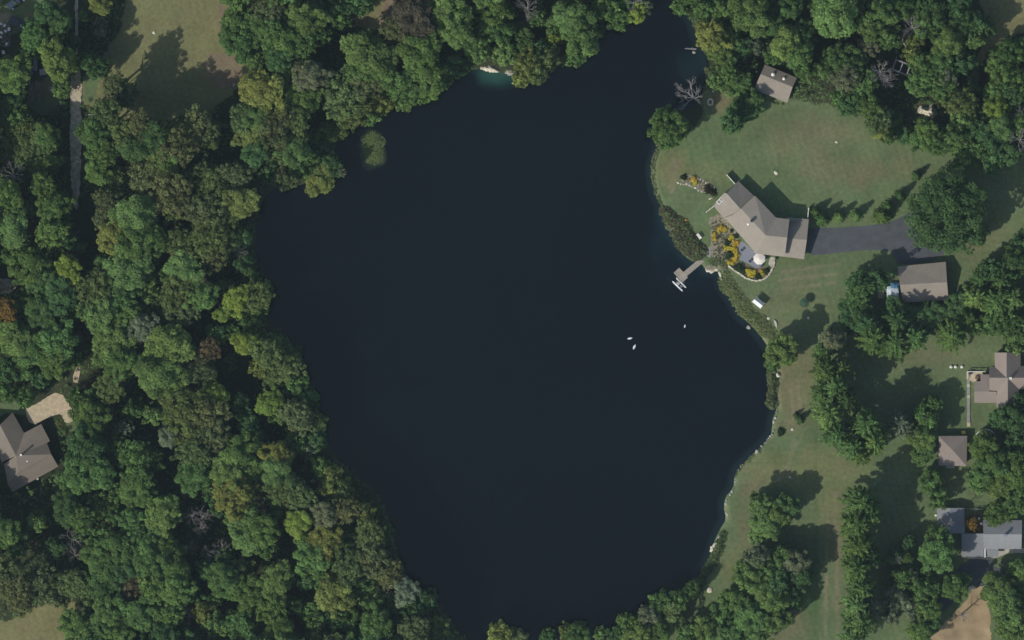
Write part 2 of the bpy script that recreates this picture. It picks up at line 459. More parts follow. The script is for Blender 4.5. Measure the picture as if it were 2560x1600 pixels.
ny, nx = GX.shape
me = bpy.data.meshes.new('ground')
co = np.stack([GX, GY, GZ], -1).reshape(-1, 3)
idx = np.arange(nx * ny).reshape(ny, nx)
quads = np.stack([idx[:-1, :-1], idx[:-1, 1:], idx[1:, 1:], idx[1:, :-1]], -1).reshape(-1, 4)
me.vertices.add(len(co)); me.vertices.foreach_set('co', co.astype(np.float32).ravel())
me.loops.add(quads.size); me.loops.foreach_set('vertex_index', quads.astype(np.int32).ravel())
me.polygons.add(len(quads)); me.polygons.foreach_set('loop_start', np.arange(0, quads.size, 4, dtype=np.int32))
a = me.attributes.new('cover', 'FLOAT_COLOR', 'POINT')
cc = np.concatenate([np.clip(col, 0, 1), np.ones(GX.shape + (1,))], -1).reshape(-1, 4)
a.data.foreach_set('color', cc.astype(np.float32).ravel())
me.update(calc_edges=True)
me.polygons.foreach_set('use_smooth', np.ones(len(quads), bool))
me.materials.append(M['ground'])
tag(link('ground', me), kind='structure')

# ------------------------------------------------------------------ water
wx = np.arange(-66, 69.01, 0.6); wy = np.arange(-86, 90.01, 0.6)
XX, YY = np.meshgrid(wx, wy)
wd = poly_dist(XX, YY, pond_w); wi = inpoly(XX, YY, pond_w)
deep = np.array((0.0015, 0.0030, 0.0050)); teal = np.array((0.026, 0.092, 0.074)); blu = np.array((0.009, 0.024, 0.034))
wc = np.zeros(XX.shape + (3,)); wc[:] = deep
wc = wc + np.array((.0015, .0028, .0040)) * np.clip(fbm(XX, YY, 34, 3) * 2.4 - .7, 0, 1)[..., None] * .35
def wblob(x, y, rx, ry, c, s, n=.5, sh=1.0):
    global wc
    cx, cy = (x - 1280) * PX, (800 - y) * PX
    d = np.hypot((XX - cx) / (rx * PX), (YY - cy) / (ry * PX)) + (fbm(XX, YY, 3, 44) - .5) * n
    a = np.clip((1.15 - d) * sh, 0, 1); a = (a * a * (3 - 2 * a) * s)[..., None]
    wc = wc * (1 - a) + np.array(c) * a
wblob(1242, 188, 66, 28, teal, 1.0)
wblob(1250, 184, 44, 14, (.05, .12, .085), .9)
wblob(1250, 196, 72, 34, (0.010, 0.040, 0.034), .7)
wblob(1735, 165, 60, 50, (0.006, 0.018, 0.022), .7)
wblob(1655, 600, 45, 90, (.003, .012, .018), .8)
wblob(1720, 690, 90, 60, (.003, .011, .017), .6)
wblob(900, 1180, 90, 130, (0.003, 0.008, 0.007), .7)
wblob(932, 374, 40, 52, (0.026, 0.044, 0.026), .9, .7, 1.4)
wblob(928, 366, 30, 42, (0.075, 0.100, 0.038), 1.0, .8, 1.6)
wblob(944, 388, 26, 26, (0.070, 0.090, 0.036), .9, .8, 1.6)
wc = wc * (0.75 + .5 * fbm(XX, YY, 1.8, 47))[..., None]
shore = np.clip(1 - wd / 2.2, 0, 1) * wi * (XX > 33)
wc = wc * (1 - .6 * shore[..., None]) + np.array((0.014, 0.034, 0.036)) * .6 * shore[..., None]
m, t, b = mat_new('pond_water')
at = t.nodes.new('ShaderNodeAttribute'); at.attribute_name = 'cover'
t.links.new(at.outputs['Color'], b.inputs['Base Color'])
b.inputs['Roughness'].default_value = 0.12
b.inputs['IOR'].default_value = 1.33
wg = t.nodes.new('ShaderNodeNewGeometry'); wz = t.nodes.new('ShaderNodeTexNoise'); wz.inputs['Scale'].default_value = 1.4; wz.inputs['Detail'].default_value = 3
wb = t.nodes.new('ShaderNodeBump'); wb.inputs['Strength'].default_value = 0.10; wb.inputs['Distance'].default_value = .05
t.links.new(wg.outputs['Position'], wz.inputs['Vector']); t.links.new(wz.outputs[0], wb.inputs['Height']); t.links.new(wb.outputs[0], b.inputs['Normal'])
ny, nx = XX.shape
idx = np.arange(nx * ny).reshape(ny, nx)
quads = np.stack([idx[:-1, :-1], idx[:-1, 1:], idx[1:, 1:], idx[1:, :-1]], -1).reshape(-1, 4)
keep = (wi | (wd < 3))
kq = keep.ravel()[quads].all(1)
quads = quads[kq]
used, inv = np.unique(quads.ravel(), return_inverse=True)
co = np.stack([XX, YY, np.full(XX.shape, WATER_Z)], -1).reshape(-1, 3)[used]
cw = np.concatenate([wc, np.ones(XX.shape + (1,))], -1).reshape(-1, 4)[used]
me = bpy.data.meshes.new('pond_water')
me.vertices.add(len(co)); me.vertices.foreach_set('co', co.astype(np.float32).ravel())
me.loops.add(len(inv)); me.loops.foreach_set('vertex_index', inv.astype(np.int32))
me.polygons.add(len(inv) // 4); me.polygons.foreach_set('loop_start', np.arange(0, len(inv), 4, dtype=np.int32))
a = me.attributes.new('cover', 'FLOAT_COLOR', 'POINT'); a.data.foreach_set('color', cw.astype(np.float32).ravel())
me.update(calc_edges=True); me.materials.append(m)
tag(link('pond_water', me), kind='structure')

# ------------------------------------------------------------------ roads, drives, patios: sheets a few mm above the ground
def sheet(name, pts, z, mat, jit=0.35, kind='structure', label=None, cat=None, group=None, sm=1, parent=None):
    w = W(smooth_poly(pts, sm) if sm else pts)
    q = []
    for i in range(len(w)):
        a = Vector(w[i]); b_ = Vector(w[(i + 1) % len(w)])
        n = max(1, int((b_ - a).length / 0.6))
        for k in range(n):
            p = a.lerp(b_, k / n)
            nrm = Vector((-(b_ - a).y, (b_ - a).x)).normalized()
            p = p + nrm * (random.random() - .5) * jit
            q.append(p)
    bm = bmesh.new()
    vs = [bm.verts.new((p.x, p.y, z)) for p in q]
    f = bm.faces.new(vs)
    bmesh.ops.triangulate(bm, faces=[f])
    for f in bm.faces:
        if f.normal.z < 0: f.normal_flip()
    me = bpy.data.meshes.new(name); bm.to_mesh(me); bm.free(); me.materials.append(mat)
    o = link(name, me, parent)
    if parent is None:
        tag(o, label, cat, group, kind)
    return o

sheet('driveway', [(2008, 572), (2045, 569), (2120, 568), (2180, 563), (2230, 553), (2258, 540), (2320, 505), (2400, 475), (2440, 462),
                   (2455, 490), (2430, 520), (2370, 590), (2362, 648), (2248, 664), (2236, 642), (2228, 626), (2170, 625), (2100, 632), (2008, 641)], 0.010, M['asphalt'], 0.12)
sheet('gravel_track', [(176, 195), (186, 172), (202, 172), (203, 260), (202, 380), (200, 460), (195, 520), (186, 525), (178, 460), (175, 360), (175, 280)], 0.010, M['track'], 0.5)
sheet('gravel_track', [(187, -30), (195, -30), (195, 60), (194, 172), (186, 172), (188, 60)], 0.008, M['track'], 0.3)
sheet('wheel_rut', [(177, 205), (184, 198), (184.5, 244), (176, 243)], 0.016, M['sand'], 0.12)
sheet('wheel_rut', [(192, 176), (199.5, 174), (200.5, 252), (192, 251)], 0.016, M['sand'], 0.12)
sheet('gravel_track', [(-60, 697), (20, 696), (44, 702), (46, 712), (34, 728), (0, 736), (-60, 738)], 0.012, M['concrete'], 0.4)
sheet('sandy_lane', [(198, 885), (202, 887), (199, 925), (197, 955), (184, 958), (180, 945), (188, 925), (194, 905)], 0.012, M['sand'], 0.3)
sheet('sandy_drive', [(58, 1022), (92, 1008), (127, 988), (141, 982), (152, 985), (168, 1000), (181, 1028), (187, 1052), (168, 1059), (160, 1051), (153, 1035), (139, 1035), (122, 1045), (79, 1067)], 0.014, M['sand'], 0.4)
sheet('dirt_road', [(2438, 1464), (2487, 1468), (2470, 1500), (2476, 1540), (2480, 1640), (2280, 1640), (2310, 1600), (2345, 1572), (2382, 1540), (2408, 1508)], 0.010, M['dirt'], 0.7)
sheet('side_driveway', [(2412, 1396), (2478, 1396), (2484, 1420), (2535, 1424), (2520, 1450), (2492, 1466), (2438, 1466), (2400, 1490), (2350, 1540), (2320, 1540), (2380, 1450)], 0.016, M['asphalt'], 0.2)
sheet('concrete_walk', [(2404, 1388), (2465, 1392), (2496, 1388), (2495, 1376), (2510, 1372), (2600, 1370), (2600, 1382), (2520, 1382), (2500, 1392), (2484, 1396), (2478, 1410), (2472, 1410), (2470, 1398), (2404, 1396)], 0.030, M['concrete'], 0.1)
sheet('patio', [(1846, 602), (1860, 605), (1890, 634), (1902, 645), (1908, 662), (1893, 672), (1880, 665), (1862, 655), (1846, 648)], 0.020, M['paver'], 0.1)
sheet('flagstone_path', [(1928, 640), (1937, 645), (1937, 660), (1930, 668), (1920, 662), (1921, 652)], 0.022, M['concrete'], 0.25)
sheet('gravel_bed', [(1768, 548), (1800, 534), (1815, 548), (1848, 590), (1846, 650), (1826, 662), (1800, 680), (1780, 655), (1775, 600), (1780, 575)], 0.012, M['gravelbed'], 0.4)
sheet('mulch_bed', [(1832, 658), (1850, 655), (1880, 668), (1906, 668), (1930, 668), (1932, 682), (1915, 696), (1890, 700), (1862, 690)], 0.014, M['mulch'], 0.3)
sheet('island_bed', [(1700, 452), (1710, 438), (1735, 438), (1765, 450), (1788, 470), (1794, 484), (1778, 488), (1750, 478), (1720, 464)], 0.012, M['gravelbed'], 0.3)
sheet('sandy_shore', [(1758, 668), (1775, 662), (1796, 660), (1792, 672), (1780, 676), (1766, 674)], 0.012, M['gravelbed'], 0.3)

# ------------------------------------------------------------------ buildings
def offset_poly(pts, d):
    n = len(pts)
    area = sum(pts[i][0] * pts[(i + 1) % n][1] - pts[(i + 1) % n][0] * pts[i][1] for i in range(n))
    s = 1 if area > 0 else -1
    out = []
    for i in range(n):
        p0 = Vector(pts[i - 1][:2]); p1 = Vector(pts[i][:2]); p2 = Vector(pts[(i + 1) % n][:2])
        e1 = (p1 - p0).normalized(); e2 = (p2 - p1).normalized()
        n1 = Vector((-e1.y, e1.x)) * s; n2 = Vector((-e2.y, e2.x)) * s
        b_ = n1 + n2
        k = b_.dot(n1)
        out.append(p1 + b_ * (d / max(k, 0.3)))
    return out

def roof(parent, verts, faces, mat, th=0.2, name='roof'):
    bm = bmesh.new()
    pv = [P(*v) for v in verts]
    top = [bm.verts.new(v) for v in pv]
    bot = [bm.verts.new(v - Vector((0, 0, th))) for v in pv]
    cnt = {}
    for f in faces:
        vs = [top[i] for i in f]
        nf = bm.faces.new(vs); nf.normal_update()
        if nf.normal.z < 0: nf.normal_flip()
        bm.faces.new([bot[i] for i in f][::-1])
        for i in range(len(f)):
            k = tuple(sorted((f[i], f[(i + 1) % len(f)])))
            cnt[k] = cnt.get(k, 0) + 1
    for (i, j), c in cnt.items():
        if c == 1: bm.faces.new((top[i], top[j], bot[j], bot[i]))
    return link(name, bm_mesh(name, bm, mat), parent)

def walls(parent, outline, mat, inset=0.45, th=0.26, name='wall', wins=True, door=0):
    """outline: (px, py, roof height there)"""
    w = [P(*v) for v in outline]
    o2 = offset_poly([(v.x, v.y) for v in w], inset)
    bm = bmesh.new()
    bot = [bm.verts.new((p.x, p.y, -0.05)) for p in o2]
    top = [bm.verts.new((p.x, p.y, v.z - th)) for p, v in zip(o2, w)]
    n = len(w)
    for i in range(n):
        bm.faces.new((bot[i], bot[(i + 1) % n], top[(i + 1) % n], top[i]))
    wl = link(name, bm_mesh(name, bm, mat), parent)
    if not wins: return wl
    area = sum(o2[i].x * o2[(i + 1) % n].y - o2[(i + 1) % n].x * o2[i].y for i in range(n))
    s = 1 if area > 0 else -1
    k = 0
    for i in range(n):
        a = o2[i]; b_ = o2[(i + 1) % n]
        d = b_ - a
        if d.length < 3.2: continue
        u = d.normalized(); nr = Vector((u.y, -u.x)) * s
        ang = math.atan2(u.y, u.x)
        m_ = int(d.length / 3.4)
        for q in range(m_):
            c = a + d * ((q + .5) / m_)
            isdoor = (k == door)
            k += 1
            hh, zc, ww = (2.0, 1.0, 0.95) if isdoor else (1.15, 1.45, 1.3)
            bm = bmesh.new()
            cf = c + nr * 0.03
            if isdoor:
                box(bm, cf.x, cf.y, zc, ww, 0.08, hh, ang)
                do = link('door', bm_mesh('door', bm, M['door']), parent)
                bm = bmesh.new()
                ch = c + nr * 0.10 + u * 0.35
                box(bm, ch.x, ch.y, 1.0, 0.05, 0.06, 0.14, ang)
                hd = bpy.data.objects.new('handle', bm_mesh('handle', bm, M['metal'])); C.objects.link(hd); hd.parent = do
            else:
                for (dx, dz, sx, sz) in ((0, hh / 2, ww + .16, .09), (0, -hh / 2, ww + .16, .09), (-ww / 2, 0, .08, hh - .09), (ww / 2, 0, .08, hh - .09), (0, 0, .05, hh - .09)):
                    cc_ = cf + u * dx
                    box(bm, cc_.x, cc_.y, zc + dz, sx, 0.10, sz, ang)
                wo = link('window', bm_mesh('window', bm, M['trim']), parent)
                bm = bmesh.new()
                cp = c + nr * 0.02
                box(bm, cp.x, cp.y, zc, ww - .09, 0.04, hh - .1, ang)
                pn_ = bpy.data.objects.new('pane', bm_mesh('pane', bm, M['glass'])); C.objects.link(pn_); pn_.parent = wo
    return wl

def chimney(parent, px, py, zbase, h, s, mat, name='chimney', ang=0.0):
    bm = bmesh.new(); p = P(px, py, zbase)
    box(bm, p.x, p.y, zbase + h / 2 - .3, s, s, h + .6, ang)
    box(bm, p.x, p.y, zbase + h + .05, s + .14, s + .14, .12, ang)
    return link(name, bm_mesh(name, bm, mat), parent)

def vent(parent, px, py, z, r=0.22, h=0.35, mat=None):
    bm = bmesh.new(); p = P(px, py, z)
    cyl(bm, (p.x, p.y, z - .1), (p.x, p.y, z + h), r * .7, r * .7, 10)
    cyl(bm, (p.x, p.y, z + h), (p.x, p.y, z + h + .15), r * 1.25, r * .3, 10)
    return link('roof_vent', bm_mesh('roof_vent', bm, mat or M['white']), parent)

# --- the lake house (bent ridge, lower garage end)
hs_ = empty('lake_house', P(1880, 560), 'large tan-roofed lake house with bent ridge beside the pond dock', 'house')
e1, r1, e2, r2, e3, r3 = 2.7, 5.2, 5.2, 7.4, 2.4, 4.2
roof(hs_, [(1845, 452, e1), (1886, 491, e1), (1851.5, 522.5, r1), (1817, 484, r1), (1812, 482.5, 4.75), (1783, 514.5, e1), (1813, 549, 2.45), (1839, 541, 4.1)],
     [(0, 1, 2, 3), (3, 2, 7, 6, 5, 4)], M['roof_tan'], name='lower_roof')
roof(hs_, [(1887.5, 489, e2), (1940, 544, e2), (1973.5, 548, e2), (1968, 594, r2), (1914, 588.5, r2), (1852.5, 521.5, r2 - 1.2), (1832, 537, 4.45), (1812, 544.5, 2.85), (1866, 606, 3.0), (1889, 634, 3.5), (1962, 642, 4.2)],
     [(0, 1, 4, 5), (1, 2, 3, 4), (5, 4, 9, 8, 7, 6), (4, 3, 10, 9)], M['roof_tan'], name='main_roof')
roof(hs_, [(1966, 543, e3), (2022, 548, e3), (2017, 600, r3), (1962, 595, r3), (1958, 641.5, e3 - .1), (2010, 648, e3 - .1)],
     [(0, 1, 2, 3), (3, 2, 5, 4)], M['roof_tan'], name='garage_roof')
walls(hs_, [(1845, 452, e1), (1886, 491, e1), (1892, 494, 4.2), (1940, 546, e2), (1970, 550, e2), (2020, 549, e3), (2015.5, 600, r3), (2008, 646, e3), (1962, 641, e3), (1889, 633, 3.2), (1866, 606, 3.2), (1812, 548, 2.9), (1784, 514.5, e1), (1817, 484, r1)], M['siding'], 0.35)
chimney(hs_, 1879, 552, 6.6, 0.9, 0.55, M['dark'])
vent(hs_, 1871, 560, 5.7, .3, .1); vent(hs_, 1885, 572, 5.7, .25, .1)
bm = bmesh.new()
for a_, b_ in (((1791, 505), (1812, 483)), ((1798, 511), (1818, 491)), ((1791, 505), (1798, 511)), ((1812, 483), (1818, 491)), ((1798, 498), (1804, 504)), ((1805, 491), (1811, 497))):
    cyl(bm, P(*a_, 3.9), P(*b_, 4.0), .09, .09, 6)
for p_ in ((1791, 505), (1812, 483)): cyl(bm, P(*p_, 0), P(*p_, 3.95), .08, .08, 6)
link('trellis', bm_mesh('trellis', bm, M['white']), hs_)
for nm, a_, b_, lab in (('garden_screen', (1817, 438), (1836, 459), 'thin white screen fence at the lake house top corner'),
                        ('garden_screen', (1766, 530), (1782, 517), 'short white screen fence at the lake house left corner'),
                        ('garden_screen', (2021, 521), (2018.5, 545), 'short white screen fence above the lake house garage end')):
    A_, B_ = P(*a_), P(*b_)
    g = empty(nm, (A_ + B_) / 2, lab, 'fence')
    bm = bmesh.new(); d = B_ - A_; ang = math.atan2(d.y, d.x); mid = (A_ + B_) / 2
    box(bm, mid.x, mid.y, .95, d.length, .16, 1.5, ang)
    link('panel', bm_mesh('panel', bm, M['trim']), g)
    for tt in (0, .5, 1):
        p_ = A_.lerp(B_, tt); bm = bmesh.new(); box(bm, p_.x, p_.y, .9, .24, .24, 1.8, ang)
        link('post', bm_mesh('post', bm, M['trim']), g)

# --- outbuilding on the north lawn
ob = empty('outbuilding', P(1937, 208), 'brown gabled outbuilding with two white roof vents above the lawn', 'outbuilding')
roof(ob, [(1912, 161, 2.5), (1992.5, 194.5, 2.5), (1981.5, 217.5, 3.9), (1901.5, 185.5, 3.9), (1968, 257, 2.3), (1885, 223, 2.3)], [(0, 1, 2, 3), (3, 2, 4, 5)], M['roof_brown'])
walls(ob, [(1912, 161, 2.5), (1992.5, 194.5, 2.5), (1981.5, 217.5, 3.9), (1968, 257, 2.3), (1885, 223, 2.3), (1901.5, 185.5, 3.9)], M['siding'], .35)
vent(ob, 1932, 186.5, 3.3, .36, .35); vent(ob, 1959.5, 197, 3.25, .3, .3)

# --- detached garage by the drive
dg = empty('detached_garage', P(2310, 706), 'brown gabled garage at the end of the asphalt drive beside a blue tarp', 'garage')
roof(dg, [(2244, 666, 2.5), (2364.5, 654.5, 2.5), (2367.5, 705.5, 4.8), (2250, 712, 4.8), (2371.5, 750, 2.5), (2257, 757, 2.5)], [(0, 1, 2, 3), (3, 2, 4, 5)], M['roof_brown'])
walls(dg, [(2244, 666, 2.5), (2364.5, 654.5, 2.5), (2367.5, 705.5, 4.8), (2371.5, 750, 2.5), (2257, 757, 2.5), (2250, 712, 4.8)], M['siding'], .35)
# blue tarp stack and small platform beside it
tp = empty('tarp_stack', P(2231, 726), 'pale blue and white tarp over a stack left of the brown garage', 'tarp')
def lumpy(px0, py0, px1, py1, h, mat, name, parent, seed, sag=.35):
    bm = bmesh.new(); nn = 9
    a_ = P(px0, py1); b_ = P(px1, py0)
    rr = random.Random(seed); g = {}
    for i in range(nn):
        for j in range(nn):
            u, v = i / (nn - 1), j / (nn - 1)
            edge = min(u, v, 1 - u, 1 - v)
            z = h * (1 - sag * (1 - min(1, edge * 3))) + rr.uniform(-.07, .07)
            g[i, j] = bm.verts.new((a_.x + (b_.x - a_.x) * u + rr.uniform(-.06, .06), a_.y + (b_.y - a_.y) * v + rr.uniform(-.06, .06), z))
    for i in range(nn - 1):
        for j in range(nn - 1):
            bm.faces.new((g[i, j], g[i + 1, j], g[i + 1, j + 1], g[i, j + 1]))
    ring = [g[i, 0] for i in range(nn)] + [g[nn - 1, j] for j in range(1, nn)] + [g[i, nn - 1] for i in range(nn - 2, -1, -1)] + [g[0, j] for j in range(nn - 2, 0, -1)]
    low = [bm.verts.new((v.co.x, v.co.y, 0)) for v in ring]
    for i in range(len(ring)):
        bm.faces.new((ring[i], ring[(i + 1) % len(ring)], low[(i + 1) % len(ring)], low[i]))
    return link(name, bm_mesh(name, bm, mat), parent)
lumpy(2216, 716, 2246, 744, 1.3, M['tarp'], 'sheet', tp, 3)
lumpy(2226, 706, 2250, 722, 1.5, M['tarp_b'], 'cover', tp, 4)
bm = bmesh.new(); p_ = P(2201, 734)
for k in range(7): box(bm, p_.x - .55 + k * .2, p_.y, .35, .17, 2.4, .05)
for dx in (-.6, .6):
    for dy in (-1.1, 1.1): box(bm, p_.x + dx, p_.y + dy, .16, .12, .12, .32)
o = link('pallet_deck', bm_mesh('pallet_deck', bm, M['deck'])); tag(o, 'small tan slatted platform left of the blue and white tarp', 'platform')

# --- cross gabled house, right edge
ch = empty('cross_gabled_house', P(2515, 945), 'pinkish-roofed cross-gabled house at the right edge of the photo', 'house')
eh, rh = 2.8, 5.6
roof(ch, [(2486.5, 881.5, eh), (2551.5, 881.5, eh), (2551.5, 915, eh), (2487, 917, eh), (2516.5, 881.5, rh), (2516.5, 944.5, rh),
          (2473.5, 918, eh), (2473.5, 944.5, rh - .3), (2640, 915, eh), (2640, 944.5, rh), (2640, 973, eh), (2547.5, 973, eh), (2519.5, 944.5, rh),
          (2547.5, 1018, eh), (2519.5, 1018, rh), (2491.5, 1018, eh), (2491.5, 979, 3.0), (2473.5, 979, 2.9)],
     [(0, 4, 5, 3), (4, 1, 2, 5), (3, 5, 7, 6), (2, 8, 9, 12, 5), (12, 9, 10, 11), (12, 11, 13, 14), (12, 14, 15, 16), (7, 5, 12, 16, 17)], M['roof_pink'])
roof(ch, [(2451.5, 936, 2.3), (2474, 936, 2.3), (2474, 979, 3.4), (2436, 979, 3.4), (2436, 953, 2.7), (2451.5, 953, 2.7), (2436, 1007, 2.4), (2491.5, 1007, 2.4), (2491.5, 979, 3.4)],
     [(0, 1, 2, 5), (5, 2, 3, 4), (3, 8, 7, 6)], M['roof_pink'], name='side_roof')
walls(ch, [(2486.5, 881.5, eh), (2516.5, 881.5, rh), (2551.5, 881.5, eh), (2551.5, 915, eh), (2640, 915, eh), (2640, 944, rh), (2640, 973, eh), (2547.5, 973, eh), (2547.5, 1018, eh), (2519.5, 1018, rh),
            (2491.5, 1018, eh), (2491.5, 1007, 2.5), (2436, 1007, 2.5), (2436, 979, 3.2), (2436, 953, 2.7), (2451.5, 937, 2.4), (2474, 937, 2.4), (2474, 918, eh), (2487, 917, eh)], M['siding'], .35)
chimney(ch, 2526, 946, 5.3, .7, .5, M['trim'])
dk = empty('house_deck', P(2436, 945), 'cream timber deck with white railing left of the cross-gabled house', 'deck')
bm = bmesh.new()
pts = [(2418, 929), (2456, 929), (2456, 936), (2450, 952), (2438, 957), (2426, 952), (2418, 945)]
ngon_prism(bm, [P(*p)[:2] for p in pts][::-1], .35, .5)
link('deck_boards', bm_mesh('deck_boards', bm, M['cream']), dk)
bm = bmesh.new()
for a_, b_ in (((2418, 929), (2462, 929)), ((2418, 929), (2418, 948))):
    cyl(bm, P(*a_, 1.4), P(*b_, 1.4), .10, .10, 6)
    for tt in (0, .33, .66, 1):
        q_ = P(*a_).lerp(P(*b_), tt); cyl(bm, (q_.x, q_.y, 0), (q_.x, q_.y, 1.4), .07, .07, 6)
link('railing', bm_mesh('railing', bm, M['white']), dk)
bm = bmesh.new(); q_ = P(2442, 944); box(bm, q_.x, q_.y, .85, .9, 1.0, .7, 0, .12); link('planter', bm_mesh('planter', bm, M['door']), dk)
bm = bmesh.new(); q_ = P(2425, 933); box(bm, q_.x, q_.y, .8, .8, .7, .6, .3, .1); link('grill', bm_mesh('grill', bm, M['dark']), dk)
bw = empty('boardwalk', P(2421, 1000), 'long narrow grey boardwalk running down from the cream deck', 'boardwalk')
bm = bmesh.new()
for k in range(48):
    q_ = P(2421, 950 + k * 2.4); box(bm, q_.x, q_.y, .22, .72, .21, .05)
link('planks', bm_mesh('planks', bm, M['deck_grey']), bw)
for yy in (964, 991): 
    bm = bmesh.new(); q_ = P(2421, yy); box(bm, q_.x, q_.y, .30, .8, .75, .08); link('step', bm_mesh('step', bm, M['concrete']), bw)
bm = bmesh.new(); q_ = P(2421.5, 1061); box(bm, q_.x, q_.y, .30, .9, 1.1, .09, 0, .03)
link('landing', bm_mesh('landing', bm, M['cream']), bw)
for k, xx in enumerate((2377, 2388, 2404)):
    bm = bmesh.new(); q_ = P(xx, 917.5)
    cyl(bm, (q_.x, q_.y, 0), (q_.x, q_.y, .45), .05, .05, 6)
    cyl(bm, (q_.x, q_.y, .45), (q_.x, q_.y, .52), .36, .34, 12)
    cyl(bm, (q_.x, q_.y, .52), (q_.x, q_.y, .7), .2, .05, 10)
    o = link('bird_bath', bm_mesh('bird_bath', bm, M['white']))
    tag(o, ('leftmost', 'middle', 'rightmost')[k] + ' of three small white round stands on the lawn left of the cross-gabled house', 'garden stand', 'white round stands in a row')

# --- pyramid roofed building
py_ = empty('pyramid_roofed_shed', P(2382, 1127), 'square pinkish building with pyramid roof beside a big tree', 'outbuilding')
pv = [(2347, 1090, 2.6), (2418, 1089.5, 2.6), (2416.5, 1165, 2.6), (2346.5, 1164.5, 2.6), (2383, 1127, 4.4)]
roof(py_, pv, [(0, 1, 4), (1, 2, 4), (2, 3, 4), (3, 0, 4)], M['roof_pink'])
walls(py_, pv[:4], M['siding'], .4)
bm = bmesh.new(); q_ = P(2376, 1168); box(bm, q_.x, q_.y, .12, 2.2, .5, .2); o = link('doorstep', bm_mesh('doorstep', bm, M['concrete']), py_)
bm = bmesh.new(); q_ = P(2408, 1081); box(bm, q_.x, q_.y, .4, .9, .75, .7, .1, .08); box(bm, q_.x, q_.y, .8, 1.0, .85, .08, .1, .03)
tag(link('storage_bin', bm_mesh('storage_bin', bm, M['yellow'])), 'bright yellow storage bin just above the pyramid-roofed building', 'bin')
pl = empty('round_pool', P(2463, 1100), 'round above-ground pool with white rim half hidden under a tree', 'pool')
bm = bmesh.new(); q_ = P(2463, 1100)
for k in range(40):
    a_, b_ = 2 * math.pi * k / 40, 2 * math.pi * (k + 1) / 40
    cyl(bm, (q_.x + 2.7 * math.cos(a_), q_.y + 2.7 * math.sin(a_), 1.2), (q_.x + 2.7 * math.cos(b_), q_.y + 2.7 * math.sin(b_), 1.2), .11, .11, 6)
link('rim', bm_mesh('rim', bm, M['white']), pl)
bm = bmesh.new(); cyl(bm, (q_.x, q_.y, 0), (q_.x, q_.y, 1.0), 2.68, 2.68, 40); link('basin', bm_mesh('basin', bm, M['poolwater']), pl)

# --- grey roofed house, grey shed
gh = empty('grey_roofed_house', P(2505, 1336), 'grey-roofed gabled house near the bottom right corner', 'house')
roof(gh, [(2458, 1300, 3.0), (2555, 1300.5, 3.0), (2554.5, 1336, 5.0), (2458.5, 1335.5, 5.0), (2553.5, 1372.5, 3.0), (2459, 1372, 3.0)], [(0, 1, 2, 3), (3, 2, 4, 5)], M['roof_steel'])
roof(gh, [(2404, 1334, 2.6), (2459.5, 1334, 2.6), (2459.5, 1392, 2.2), (2426, 1392, 2.2), (2404, 1390, 2.2)], [(0, 1, 2, 3, 4)], M['roof_grey'], name='lower_roof')
roof(gh, [(2465, 1369, 2.5), (2496, 1369, 2.5), (2496, 1392, 2.1), (2465, 1392, 2.1)], [(0, 1, 2, 3)], M['roof_grey'], name='porch_roof')
walls(gh, [(2458, 1300, 3.0), (2555, 1300.5, 3.0), (2554.5, 1336, 5.0), (2553.5, 1372.5, 3.0), (2459, 1372, 3.0), (2458.5, 1335.5, 5.0)], M['siding_w'], .35)
walls(gh, [(2404, 1334, 2.6), (2459.5, 1334, 2.6), (2459.5, 1392, 2.2), (2404, 1390, 2.2)], M['siding_w'], .3, wins=False)
bm = bmesh.new(); a_, b_ = P(2462.5, 1372, 2.7), P(2462.5, 1393, 2.7); box(bm, a_.x, (a_.y + b_.y) / 2, 2.6, .28, 2.2, .25); box(bm, b_.x, b_.y, 1.2, .2, .2, 2.5)
link('fascia', bm_mesh('fascia', bm, M['white']), gh)
chimney(gh, 2512, 1338, 4.9, 1.3, .5, M['bluegrey'])
gs = empty('grey_shed', P(2376, 1300), 'two-tone grey gabled shed left of the grey-roofed house', 'shed')
roof(gs, [(2342, 1270, 2.5), (2376, 1270, 3.5), (2376, 1333, 3.5), (2344, 1333, 2.5), (2411, 1270, 2.5), (2411.5, 1333, 2.5)], [(0, 1, 2, 3), (1, 4, 5, 2)], M['roof_grey'])
walls(gs, [(2342, 1270, 2.5), (2376, 1270, 3.5), (2411, 1270, 2.5), (2411.5, 1333, 2.5), (2376, 1333, 3.5), (2344, 1333, 2.5)], M['siding_w'], .3)
for k, (xx, yy) in enumerate(((2341, 1266), (2339, 1288), (2337, 1327))):
    bm = bmesh.new(); q_ = P(xx, yy); box(bm, q_.x, q_.y, .35, .5, .5, .7, .4, .05); box(bm, q_.x, q_.y, .75, .35, .35, .15, .4)
    tag(link('white_bucket', bm_mesh('white_bucket', bm, M['white'])), ('small white bin at the top-left corner of the grey shed', "small white bin against the grey shed's left wall", 'small white bin below the left wall of the grey shed')[k], 'bin')
for k, (xx, yy) in enumerate(((2447, 1296), (2452, 1309), (2431, 1298))):
    bm = bmesh.new(); q_ = P(xx, yy); box(bm, q_.x, q_.y, .4, .5, .5, .08, .5 * k); box(bm, q_.x + .22, q_.y, .65, .08, .5, .5, .5 * k)
    for dx, dy in ((-.2, -.2), (.2, -.2), (-.2, .2), (.2, .2)): box(bm, q_.x + dx, q_.y + dy, .2, .05, .05, .4)
    tag(link('garden_chair', bm_mesh('garden_chair', bm, M['white'])), ('upper', 'lower', 'left')[k] + ' white garden chair on the brown yard between grey shed and grey-roofed house', 'chair', 'white garden chairs on the brown yard')
bm = bmesh.new(); q0 = P(2507, 1406)
